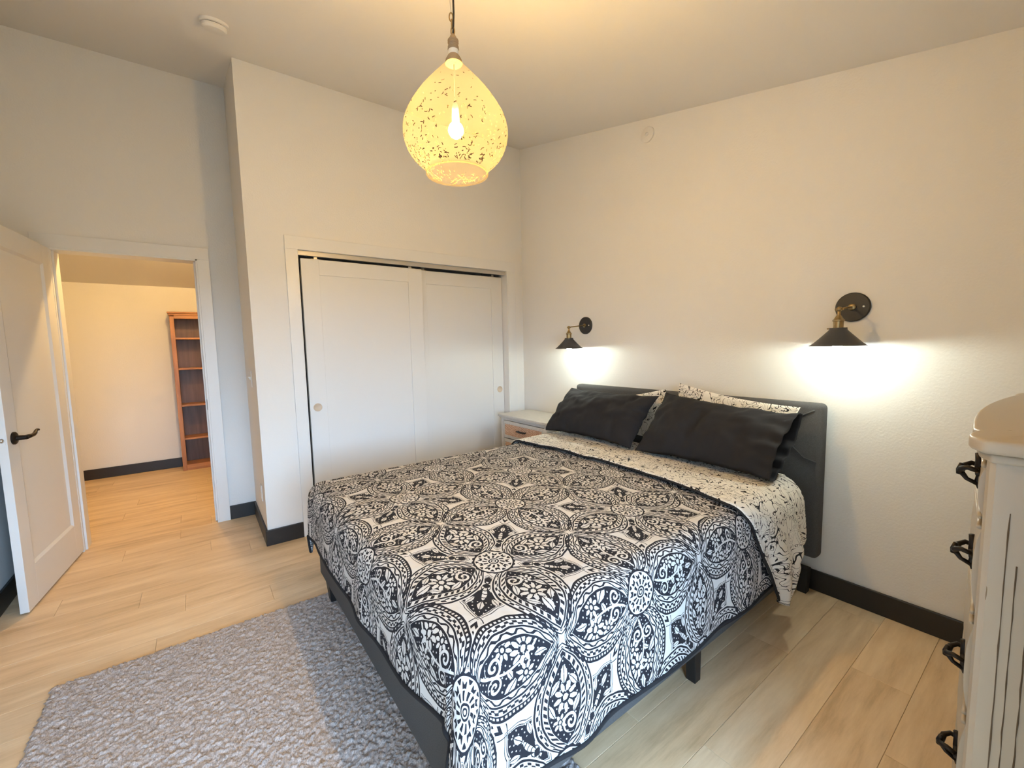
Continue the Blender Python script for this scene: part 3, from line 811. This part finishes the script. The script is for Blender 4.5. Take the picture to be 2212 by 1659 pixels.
# ------------------------------------------------------------------ pillows
def pillow(name, label, mat, y0, y1, bot, top, thick, seed, group=None, open_end=None, tilt=0.0, wr=1.0, bulge=0.62, sag=0.0, shear=0.0):
    """bot/top: (x,z) of lower and upper edge of the front silhouette; lofted along y with pinched ends"""
    B, Tp = Vector((bot[0], 0, bot[1])), Vector((top[0], 0, top[1]))
    h = Tp - B; H = h.length; h.normalize(); n = Vector((-h.z, 0, h.x))     # n points to the front (towards -x, +z)
    nb, na = 60, 36
    vs = []; uv = []
    for i in range(nb + 1):
        b = i / nb
        for side in (1, -1):
            for j in range(na + 1):
                a = j / na
                la = 1 - abs(2 * a - 1) ** 2.3
                e = 1 - abs(2 * b - 1) ** 3.2
                if open_end == 'R' and b > 0.5: e = max(e, 1 - 0.55 * ((b - 0.5) / 0.5) ** 2.2)
                if open_end == 'L' and b < 0.5: e = max(e, 1 - 0.80 * ((0.5 - b) / 0.5) ** 2.2)
                th = thick * 0.5 * max(0.0, la) ** bulge * max(0.0, e) ** 0.62
                inset = 0.022 * sin(pi * b) ** 0.8 * (1 if 0 < b < 1 else 0)
                aa = lerp(inset / H, 1 - inset / H * (1.0), a)
                insy = 0.020 * sin(pi * a)
                if open_end == 'R' and b > 0.9: insy *= 0.3
                yy = lerp(y0 - insy, y1 + insy, b) if y0 > y1 else lerp(y0, y1, b)
                w = (nz(yy * 9 + seed, a * 4, seed) * 0.010 + nz(yy * 22 + seed, a * 7, seed + 3) * 0.005) * wr
                edgew = max(0.0, 1 - min(b, 1 - b) / 0.22)
                w += edgew * 0.016 * wr * nz(a * 9 + seed, yy * 5, seed + 2) * la
                topw = max(0.0, 1 - (1 - a) / 0.4)
                w += topw * 0.007 * wr * sin(yy * 46 + a * 30 + 6 * nz(yy * 5, a * 4, seed + 7)) * la * max(0.0, 0.5 + nz(yy * 4, seed))
                p = B + h * (H * aa) + n * (side * th + w * (1 if th > 0.004 else 0.3))
                p.y = yy + shear * (a - 0.5)
                p.z += tilt * (b - 0.5) * a - sag * sin(pi * b) * a
                if side == -1 and j in (0, na): pass
                vs.append(p); uv.append((yy, a * H + (0.0 if side == 1 else 3.3)))
    fs = []; W = 2 * (na + 1)
    for i in range(nb):
        for sidx, side in ((0, 1), (1, -1)):
            for j in range(na):
                k = i * W + sidx * (na + 1) + j
                q = (k, k + 1, k + W + 1, k + W)
                fs.append(q if side == -1 else q[::-1])
        # close long seams
        k = i * W
        fs.append((k, k + W, k + W + na + 1, k + na + 1))
        fs.append((k + na, k + na + na + 1, k + W + na + na + 1, k + W + na))
    # ends
    for i, oe in ((0, 'L'), (nb, 'R')):
        if open_end == oe: continue
        for j in range(na):
            k = i * W + j; q = (k, k + 1, k + na + 2, k + na + 1)
            fs.append(q if i == 0 else q[::-1])
    m = MB(); m.add(vs, fs)
    o = m.build(name, mat, None, True, uv=uv)
    if open_end:
        sd = o.modifiers.new('solid', 'SOLIDIFY'); sd.thickness = 0.003; sd.offset = 0
    tag(o, label, 'pillow', group)
    return o
pillow('pillow', 'black pillow by the nightstand, leaning on the left half of the headboard', M['blackcloth'], -0.90, -1.685, (-0.495, 0.700), (-0.245, 1.005), 0.18, 1.0, 'black front pillows', open_end='L', shear=-0.03, wr=1.5)
pillow('pillow', 'black pillow with its open end showing, leaning on the headboard far from the nightstand', M['blackcloth'], -1.735, -2.485, (-0.515, 0.700), (-0.250, 1.005), 0.19, 5.0, 'black front pillows', open_end='R', tilt=-0.05, wr=1.9, shear=-0.03)
pillow('pillow', 'white vine print pillow mostly hidden behind the black pillow by the nightstand', M['vine'], -0.98, -1.690, (-0.170, 0.690), (-0.150, 0.985), 0.07, 9.0, 'printed back pillows', tilt=0.12, wr=0.5)
pillow('pillow', 'white vine print pillow peeking out above the black pillow with the open end', M['vine'], -1.745, -2.420, (-0.170, 0.690), (-0.150, 1.045), 0.07, 12.0, 'printed back pillows', tilt=-0.085, wr=0.5, shear=-0.07)

# ------------------------------------------------------------------ nightstand
def nightstand():
    x0, x1, y0, y1 = -0.372, -0.02, -0.755, -0.118
    e = empty('nightstand', (-0.2, -0.44, 0), 'pale grey nightstand with woven cane drawer fronts between the bed and the closet', 'nightstand')
    tp = MB().box(-0.395, -0.018, -0.775, -0.098, 0.702, 0.722).build('top', M['greywash'], e, bevel=0.004)
    MB().box(-0.385, -0.020, -0.765, -0.108, 0.690, 0.702).build('moulding', M['greywash'], tp, bevel=0.003)
    for yy in (y0, y1 - 0.032):
        for xx in (x0, x1 - 0.032): box('post', M['greywash'], e, xx, xx + 0.032, yy, yy + 0.032, 0.0, 0.690, 0.003)
    box('side_panel', M['greywash'], e, x0 + 0.032, x1 - 0.032, y0 + 0.004, y0 + 0.018, 0.12, 0.690)
    box('side_panel', M['greywash'], e, x0 + 0.032, x1 - 0.032, y1 - 0.018, y1 - 0.004, 0.12, 0.690)
    box('back_panel', M['greywash'], e, x1 - 0.02, x1 - 0.006, y0 + 0.032, y1 - 0.032, 0.12, 0.690)
    box('rail', M['greywash'], e, x0 + 0.002, x0 + 0.03, y0 + 0.032, y1 - 0.032, 0.672, 0.690, 0.001)
    box('rail', M['greywash'], e, x0 + 0.002, x0 + 0.03, y0 + 0.032, y1 - 0.032, 0.12, 0.165, 0.001)
    box('bottom', M['greywash'], e, x0 + 0.03, x1 - 0.02, y0 + 0.018, y1 - 0.018, 0.12, 0.135)
    zt = 0.669
    for k in range(3):
        a, b = zt - 0.160, zt - 0.003
        d = MB().box(x0 + 0.004, x0 + 0.022, y0 + 0.035, y1 - 0.035, a, b).build('drawer', M['greywash'], e, bevel=0.002)
        MB().box(x0 - 0.0005, x0 + 0.006, y0 + 0.060, y1 - 0.060, a + 0.026, b - 0.026).build('cane_panel', M['cane'], d)
        fr = MB(); ya, yb = y0 + 0.056, y1 - 0.056; za, zb = a + 0.022, b - 0.022; g = 0.006
        for q in ((ya, yb, za, za + g), (ya, yb, zb - g, zb), (ya, ya + g, za + g, zb - g), (yb - g, yb, za + g, zb - g)): fr.box(x0 - 0.002, x0 + 0.005, *q)
        fr.build('bead', M['greywash'], d)
        zc, yc = (a + b) / 2 + 0.008, (y0 + y1) / 2
        h = MB().tube([(x0, yc - 0.045, zc), (x0 - 0.022, yc - 0.055, zc), (x0 - 0.025, yc, zc), (x0 - 0.022, yc + 0.055, zc), (x0, yc + 0.045, zc)], [0.005, 0.007, 0.008, 0.007, 0.005], 10)
        tag(h.build('handle', M['black'], d, True), 'black bar handle')
        zt -= 0.165
nightstand()

# ------------------------------------------------------------------ wall lamps
def sconce_proto():
    e = empty('wall_lamp', (0, 0, 0), 'x', 'wall lamp', 'pair of bedside wall lamps')
    pl = MB().lathe([(0.070, 0.0), (0.070, -0.010), (0.066, -0.014), (0.0, -0.0145)], (0, 0, 0), 'x', 48).build('wall_plate', M['black'], e, True, angle=35)
    for yy in (0.045, -0.045): MB().sphere((-0.0155, yy, 0.0), 0.0055, 12, 8, (0.5, 1, 1)).build('screw', M['steel'], pl, True)
    L = 0.195
    MB().lathe([(0.016, -0.014), (0.016, -0.022), (0.010, -0.026)], (0, 0, 0), 'x', 20).build('arm_collar', M['brass'], e, True, angle=40)
    MB().tube([(-0.02, 0, 0), (-0.08, 0, -0.004), (-L + 0.012, 0, -0.014)], 0.0048, 12).build('arm', M['brass'], e, True)
    j = MB().sphere((-L, 0, -0.016), 0.012, 16, 10)
    j.tube([(-L, 0.015, -0.016), (-L, -0.017, -0.016)], 0.006, 12)
    j.build('swivel_joint', M['brass'], e, True)
    c = (-L, 0, 0)
    MB().lathe([(0.006, -0.022), (0.006, -0.040), (0.010, -0.046), (0.020, -0.062), (0.0235, -0.064), (0.0235, -0.070), (0.020, -0.072), (0.0195, -0.100)], c, 'z', 28).build('socket_cup', M['brass'], e, True, angle=35)
    sh = MB().lathe([(0.012, -0.1005), (0.034, -0.1005), (0.034, -0.108), (0.037, -0.113), (0.052, -0.129), (0.072, -0.150), (0.092, -0.170), (0.104, -0.180), (0.109, -0.182), (0.109, -0.184)], c, 'z', 56, True, False).build('shade', M['blackshade'], e, True, angle=45)
    tag(MB().lathe([(0.0, -0.108), (0.032, -0.110), (0.050, -0.131), (0.070, -0.152), (0.090, -0.172), (0.103, -0.182), (0.109, -0.184)], c, 'z', 56, False, False).build('shade_lining', M['lining'], sh, True), 'white inside of the shade')
    MB().tube([(-L, 0.034, -0.104), (-L, 0.044, -0.104)], 0.003, 8).build('thumb_screw', M['brass'], sh, True)
    MB().lathe([(0.013, -0.108), (0.013, -0.166)], c, 'z', 16).build('lamp_socket', M['plastic'], e, True)
    tag(MB().sphere((-L, 0, -0.183), 0.019, 10, 6).build('bulb', M['bulb_white'], e, True), 'glowing white bulb')
    return e
def copy_tree(o, parent=None):
    c = o.copy(); COL.objects.link(c); c.parent = parent
    for ch in list(o.children): copy_tree(ch, c)
    return c
sc1 = sconce_proto()
sc2 = copy_tree(sc1)
sc1.location = (0, -0.838, 1.495); sc1['label'] = 'black cone wall lamp with brass arm above the nightstand side of the bed'
sc2.location = (0, -2.610, 1.495); sc2['label'] = 'black cone wall lamp with brass arm nearest the cream dresser'

# ------------------------------------------------------------------ pendant lamp
def pendant():
    cx, cy, cz = -1.795, -1.926, 2.102
    k = 0.366 / 0.451
    e = empty('pendant_lamp', (cx, cy, cz), 'lit teardrop pendant lamp of speckled amber glass hanging over the bed', 'pendant lamp')
    prof = [(0.028, 0.287), (0.055, 0.258), (0.097, 0.212), (0.137, 0.167), (0.171, 0.122), (0.199, 0.078), (0.217, 0.040), (0.2255, 0.0), (0.222, -0.040), (0.208, -0.080), (0.186, -0.112), (0.162, -0.135), (0.143, -0.150), (0.134, -0.158), (0.131, -0.166), (0.132, -0.178)]
    # smooth resample
    pr = []
    for i in range(len(prof) - 1):
        p0, p1, p2, p3 = prof[max(i - 1, 0)], prof[i], prof[i + 1], prof[min(i + 2, len(prof) - 1)]
        for q in range(4):
            t = q / 4
            pr.append(tuple(0.5 * (2 * p1[a] + (p2[a] - p0[a]) * t + (2 * p0[a] - 5 * p1[a] + 4 * p2[a] - p3[a]) * t * t + (3 * p1[a] - p0[a] - 3 * p2[a] + p3[a]) * t ** 3) for a in (0, 1)))
    pr.append(prof[-1]); pr = [(r * k, z * k) for r, z in pr]
    sh = MB().lathe(pr, (cx, cy, cz), 'z', 72, False, False).build('glass_shade', M['glass'], e, True)
    rnd = random.Random(21); fl = MB()
    for q in range(950):
        i = min(len(pr) - 2, int(rnd.betavariate(2.2, 1.25) * (len(pr) - 8)) + 4); f = rnd.random(); an = rnd.uniform(0, 2 * pi)
        if nz(cos(an) * 2.1, sin(an) * 2.1, pr[i][1] * 9) < -0.12: continue
        r_ = lerp(pr[i][0], pr[i + 1][0], f) + 0.0012; z_ = lerp(pr[i][1], pr[i + 1][1], f)
        c_ = Vector((cx + r_ * cos(an), cy + r_ * sin(an), cz + z_)); t1 = Vector((-sin(an), cos(an), 0))
        t2 = Vector(((pr[i + 1][0] - pr[i][0]) * cos(an), (pr[i + 1][0] - pr[i][0]) * sin(an), pr[i + 1][1] - pr[i][1])).normalized()
        w_ = rnd.uniform(0, pi); ln = rnd.uniform(0.0016, 0.0062); wd = rnd.uniform(0.0008, 0.0016)
        u_ = t1 * cos(w_) + t2 * sin(w_); v_ = t2 * cos(w_) - t1 * sin(w_); bend = rnd.uniform(-0.8, 0.8)
        fl.add([c_ - u_ * ln - v_ * wd, c_ - v_ * wd + v_ * ln * bend * 0.4, c_ + u_ * ln - v_ * wd, c_ + u_ * ln + v_ * wd, c_ + v_ * wd + v_ * ln * bend * 0.4, c_ - u_ * ln + v_ * wd], [(0, 1, 4, 5), (1, 2, 3, 4)])
    tag(fl.build('flakes', M['flake'], sh), 'dark bark flakes set in the glass', kind='stuff')
    ring = [(cx + 0.132 * k * cos(2 * pi * i / 64), cy + 0.132 * k * sin(2 * pi * i / 64), cz - 0.178 * k) for i in range(64)]
    MB().tube(ring, 0.0035, 8, closed=True).build('rim', M['glass'], sh, True)
    z0 = cz + 0.283 * k
    nk = MB().lathe([(0.030, -0.004), (0.028, 0.008), (0.021, 0.020), (0.018, 0.024)], (cx, cy, z0), 'z', 32).build('neck_collar', M['rope'], e, True, angle=50)
    MB().lathe([(0.0178, 0.022), (0.0178, 0.040)], (cx, cy, z0), 'z', 28).build('white_band', M['plastic'], nk, True, angle=40)
    m = MB()
    for q in range(5):
        zz = z0 + 0.044 + q * 0.0068
        rr = [0.0175, 0.0168, 0.0152, 0.0168, 0.0168][q]
        m.tube([(cx + (rr - 0.002) * cos(2 * pi * i / 28), cy + (rr - 0.002) * sin(2 * pi * i / 28), zz) for i in range(28)], 0.0042, 8, closed=True)
    m.lathe([(0.0150, 0.040), (0.0150, 0.075), (0.011, 0.084), (0.006, 0.092)], (cx, cy, z0), 'z', 24)
    m.build('rope_wrap', M['rope'], nk, True)
    # chain links and hook
    def link(c, rw, rh, ax):
        pts = []
        for i in range(24):
            a = 2 * pi * i / 24; d = rw * cos(a); pts.append((c[0] + d * ax[0], c[1] + d * ax[1], c[2] + rh * sin(a)))
        return MB().tube(pts, 0.0022, 8, closed=True)
    zt = z0 + 0.092
    link((cx, cy, zt + 0.010), 0.006, 0.016, (0.8, -0.6)).build('chain_link', M['brass'], e, True)
    link((cx - 0.003, cy + 0.001, zt + 0.034), 0.005, 0.014, (0.6, 0.8)).build('chain_link', M['brass'], e, True)
    link((cx - 0.004, cy + 0.002, zt + 0.056), 0.006, 0.014, (0.8, -0.6)).build('chain_link', M['brass'], e, True)
    top = ceil_z(cy)
    MB().tube([(cx - 0.004, cy + 0.002, zt + 0.068), (cx - 0.007, cy + 0.004, zt + 0.14), (cx - 0.002, cy, top - 0.01)], 0.0011, 6).build('hanging_wire', M['steel'], e, True)
    MB().tube([(cx, cy, z0 + 0.085), (cx + 0.002, cy - 0.001, zt + 0.02), (cx + 0.004, cy - 0.003, zt + 0.07), (cx + 0.004, cy - 0.003, zt + 0.14), (cx + 0.003, cy - 0.001, zt + 0.20), (cx, cy, top)], 0.0034, 10).build('power_cord', M['cord'], e, True)
    zz = zt + 0.128
    zt_ = MB().tube([(cx + 0.006 * cos(2 * pi * i / 16) - 0.0, cy + 0.006 * sin(2 * pi * i / 16), zz) for i in range(16)], 0.0016, 6, closed=True)
    zt_.tube([(cx + 0.006, cy - 0.004, zz), (cx + 0.014, cy - 0.010, zz - 0.010)], 0.001, 6)
    tag(zt_.build('cable_tie', M['plastic'], e, True), 'clear cable tie')
    MB().lathe([(0.060, 0.0), (0.060, -0.012), (0.050, -0.022), (0.010, -0.026)], (cx, cy, top + 0.012), 'z', 32).build('canopy', M['black'], e, True, angle=40)
    MB().lathe([(0.008, 0.12 * k), (0.012, 0.10 * k), (0.013, 0.035 * k)], (cx, cy, cz), 'z', 16).build('lamp_socket', M['frost'], e, True)
    MB().tube([(cx, cy, z0 - 0.005), (cx, cy, cz + 0.11 * k)], 0.0012, 6).build('stem', M['frost'], e, True)
    tag(MB().sphere((cx, cy, cz + 0.005), 0.027, 12, 8).build('bulb', M['bulb_warm'], e, True), 'glowing warm bulb')
pendant()
# hall ceiling lamp
def hall_lamp():
    x, y = -2.61, 1.20; z = hall_z(y)
    e = empty('ceiling_lamp', (x, y, z), 'warm flush ceiling lamp in the hall outside the bedroom door', 'ceiling lamp')
    MB().lathe([(0.07, 0.03), (0.07, -0.035), (0.06, -0.04)], (x, y, z), 'z', 32).build('base', M['white'], e, True, angle=40)
    MB().sphere((x, y, z - 0.075), 0.034, 10, 6).build('bulb', M['bulb_hall'], e, True)
hall_lamp()

# ------------------------------------------------------------------ tall chest of drawers
def dresser():
    e = empty('dresser', (-0.83, -3.42, 0), 'tall cream chest of drawers with worn paint, bowed front and dark ornate pulls', 'dresser')
    x0, x1, yb = -1.36, -0.30, -3.70
    xc = (x0 + x1) / 2
    yf = -3.197
    def bow(x): return yf + 0.046 * max(0.0, cos((x - xc) / (x1 - x0) * pi * 1.05)) ** 1.5
    H = 1.105
    body = MB().prism([(x0 + 0.02, yb), (x1 - 0.02, yb), (x1 - 0.02, yf - 0.015)] + [(lerp(x1 - 0.03, x0 + 0.03, i / 14), bow(lerp(x1 - 0.03, x0 + 0.03, i / 14)) - 0.012) for i in range(15)] + [(x0 + 0.02, yf - 0.015)], 'z', 0.06, H - 0.005)
    body.build('carcass', M['cream'], e)
    # corner posts with grooves
    for xa, s in ((x0, 1), (x1, -1)):
        pts = [(xa + s * 0.0, yb), (xa + s * 0.0, yf - 0.012), (xa + s * 0.006, yf - 0.003), (xa + s * 0.016, yf + 0.002), (xa + s * 0.05, yf + 0.002), (xa + s * 0.05, yb)]
        if s < 0: pts = pts[::-1]
        p = MB().prism(pts, 'z', 0.0, H).build('corner_post', M['cream'], e)
        for yy in (yf - 0.034, yf - 0.048, yf - 0.066, yf - 0.085):
            g = MB(); zz = 0.06
            xg = xa - s * 0.0004
            pth = [(xg, yy + 0.0012 * nz(q * 0.9, yy * 40), lerp(0.08, H - 0.10 - 0.05 * (abs(yy * 1000) % 3), q / 24)) for q in range(25)]
            g.tube(pth, [0.0012 * (0.5 + abs(nz(q * 0.8, yy * 70)) * 1.6) for q in range(25)], 6)
            g.build('worn_groove', M['creamline'], p)
    box('plinth', M['cream'], e, x0 - 0.004, x1 + 0.004, yb, yf + 0.006, 0.0, 0.07, 0.006)
    # top with scalloped edge
    def outline(gr, cn):
        pts = [(x0 - gr + 0.0, yb), (x1 + gr, yb)]
        n = 60; out = []
        for i in range(n + 1):
            x = lerp(x1 + gr, x0 - gr, i / n)
            u = abs((x - xc) / ((x1 - x0) / 2 + gr))
            y = yf + gr + 0.044 * max(0.0, cos(u * pi / 2 * 1.05)) ** 0.9
            if u > 0.80: y += cn * sin((u - 0.80) / 0.20 * pi) * 0.7 - 0.012 * max(0, (u - 0.93) / 0.07)
            if 0.74 < u <= 0.80: y -= 0.010 * sin((u - 0.74) / 0.06 * pi)
            out.append((x, y))
        return pts + out
    tp = MB().prism(outline(0.018, 0.012), 'z', H + 0.012, H + 0.040).build('top', M['cream'], e, True, bevel=0.007, seg=3)
    MB().prism(outline(0.008, 0.006), 'z', H - 0.006, H + 0.012).build('top_moulding', M['cream'], tp, True, bevel=0.005, seg=3)
    # drawers
    zs = [(0.965, 1.085), (0.755, 0.955), (0.525, 0.745), (0.300, 0.515), (0.085, 0.290)]
    hz = [1.044, 0.855, 0.600, 0.368, 0.170]
    for (a, b), z in zip(zs, hz):
        nx, nzv = 26, 13
        def fn(i, j):
            x = lerp(x1 - 0.055, x0 + 0.055, i / (nx - 1)); q = j / (nzv - 1)
            return (x, bow(x) + 0.013 * (1 - abs(2 * q - 1) ** 2.5), lerp(a, b, q))
        d = MB().grid(nx, nzv, fn)
        d.grid(nx, 2, lambda i, j: (fn(i, 0)[0], fn(i, 0)[1] - 0.03 * j, a)); d.grid(nx, 2, lambda i, j: (fn(i, 0)[0], fn(i, 0)[1] - 0.03 * j, b))
        for ie in (0, nx - 1): d.grid(2, nzv, lambda i, j: (fn(ie, j)[0], fn(ie, j)[1] - 0.05 * i, fn(ie, j)[2]))
        d = d.build('drawer', M['cream'], e, True, angle=50)
        m = MB()
        for zz in (a + 0.006, b - 0.006): m.tube([(lerp(x1 - 0.055, x0 + 0.055, i / 24), bow(lerp(x1 - 0.055, x0 + 0.055, i / 24)) + 0.007, zz) for i in range(25)], 0.005, 8)
        m.build('bead', M['cream'], d, True)
        for hx in (x0 + 0.16, x1 - 0.16):
            y = bow(hx) + 0.009
            h = MB()
            # back plate with scrolled ends
            h.tube([(hx, y, z - 0.040), (hx + 0.004, y + 0.0029, z - 0.026), (hx, y + 0.0022, z - 0.012), (hx - 0.002, y + 0.0022, z + 0.006), (hx + 0.002, y + 0.0043, z + 0.024), (hx, y + 0.0072, z + 0.040)], [0.005, 0.008, 0.006, 0.009, 0.007, 0.005], 10)
            h.tube([(hx - 0.035, y + 0.0014, z), (hx, y + 0.0029, z + 0.004), (hx + 0.035, y + 0.0014, z)], [0.005, 0.008, 0.005], 10)
            hp = h.build('pull_plate', M['bronze'], d, True)
            b2 = MB()
            b2.tube([(hx - 0.030, y + 0.0029, z + 0.006), (hx - 0.028, y + 0.0187, z + 0.010), (hx - 0.020, y + 0.0288, z + 0.004), (hx, y + 0.0324, z - 0.006), (hx + 0.020, y + 0.0288, z + 0.004), (hx + 0.028, y + 0.0187, z + 0.010), (hx + 0.030, y + 0.0029, z + 0.006)], [0.005, 0.0055, 0.006, 0.007, 0.006, 0.0055, 0.005], 10)
            b2.tube([(hx, y + 0.0324, z - 0.006), (hx, y + 0.0216, z - 0.022), (hx, y + 0.0043, z - 0.030)], [0.006, 0.0045, 0.005], 10)
            b2.tube([(hx, y + 0.0310, z + 0.012), (hx, y + 0.0331, z - 0.004), (hx, y + 0.0353, z - 0.014)], [0.004, 0.007, 0.004], 10)
            tag(b2.build('pull_loop', M['bronze'], hp, True), 'dark ornate drop pull')
dresser()

# ------------------------------------------------------------------ bookcase in the hall
def bookcase():
    x0, x1, yf, yb, H = -2.812, -2.02, 2.752, 3.003, 1.80
    e = empty('bookcase', ((x0 + x1) / 2, 2.9, 0), 'tall honey oak bookcase with empty shelves standing in the hall', 'bookcase')
    box('side', M['oak'], e, x0 + 0.012, x0 + 0.032, yf + 0.012, yb, 0, H - 0.05, 0.001)
    box('side', M['oak'], e, x1 - 0.032, x1 - 0.012, yf + 0.012, yb, 0, H - 0.05, 0.001)
    for xa in (x0 + 0.010, x1 - 0.050):
        s = MB().box(xa, xa + 0.040, yf, yf + 0.014, 0.0, H - 0.05); st = s.build('stile', M['oak'], e, bevel=0.003)
    box('back', M['oakback'], e, x0 + 0.032, x1 - 0.032, yb - 0.008, yb, 0.05, H - 0.05)
    c = MB().box(x0 - 0.006, x1 + 0.006, yf - 0.012, yb, H - 0.018, H).build('cornice', M['oakx'], e, bevel=0.004)
    MB().box(x0 + 0.002, x1 - 0.002, yf - 0.006, yb, H - 0.042, H - 0.020).build('cornice_cove', M['oakx'], c, bevel=0.006)
    box('top_rail', M['oakx'], e, x0 + 0.05, x1 - 0.05, yf + 0.001, yf + 0.014, H - 0.075, H - 0.042, 0.002)
    for z in (1.505, 1.162, 0.745, 0.362): box('shelf', M['oakx'], e, x0 + 0.032, x1 - 0.032, yf + 0.014, yb - 0.008, z - 0.010, z + 0.010, 0.002)
    box('base_rail', M['oakx'], e, x0 + 0.05, x1 - 0.05, yf + 0.001, yf + 0.014, 0.0, 0.065, 0.002)
    box('shelf', M['oakx'], e, x0 + 0.032, x1 - 0.032, yf + 0.014, yb - 0.008, 0.045, 0.063, 0.001)
bookcase()

# ------------------------------------------------------------------ rug
def rug():
    x0, x1, y0, y1 = -3.155, -1.70, -2.46, -0.885
    e = empty('rug', ((x0 + x1) / 2, (y0 + y1) / 2, 0), 'grey shag rug on the floor at the foot of the bed', 'rug')
    box('backing', M['rug'], e, x0 + 0.006, x1 - 0.006, y0 + 0.006, y1 - 0.006, 0.0005, 0.008)
    st = 0.0060
    nx, ny = int((x1 - x0) / st) + 1, int((y1 - y0) / st) + 1
    rnd = random.Random(11)
    def fn(i, j):
        x, y = x0 + i * st, y0 + j * st
        ed = min(i, nx - 1 - i, j, ny - 1 - j)
        if ed == 0: return (x + rnd.uniform(-0.008, 0.008), y + rnd.uniform(-0.008, 0.008), 0.003)
        h = 0.016 + 0.002 * nz(x * 45, y * 45) + 0.005 * nz(x * 110, y * 110, 5) + rnd.uniform(-0.0055, 0.0055)
        if ed == 1: h *= 0.75
        return (x + rnd.uniform(-0.0022, 0.0022), y + rnd.uniform(-0.0022, 0.0022), h)
    tag(MB().grid(nx, ny, fn).build('pile', M['rug'], e, True), kind='stuff')
rug()
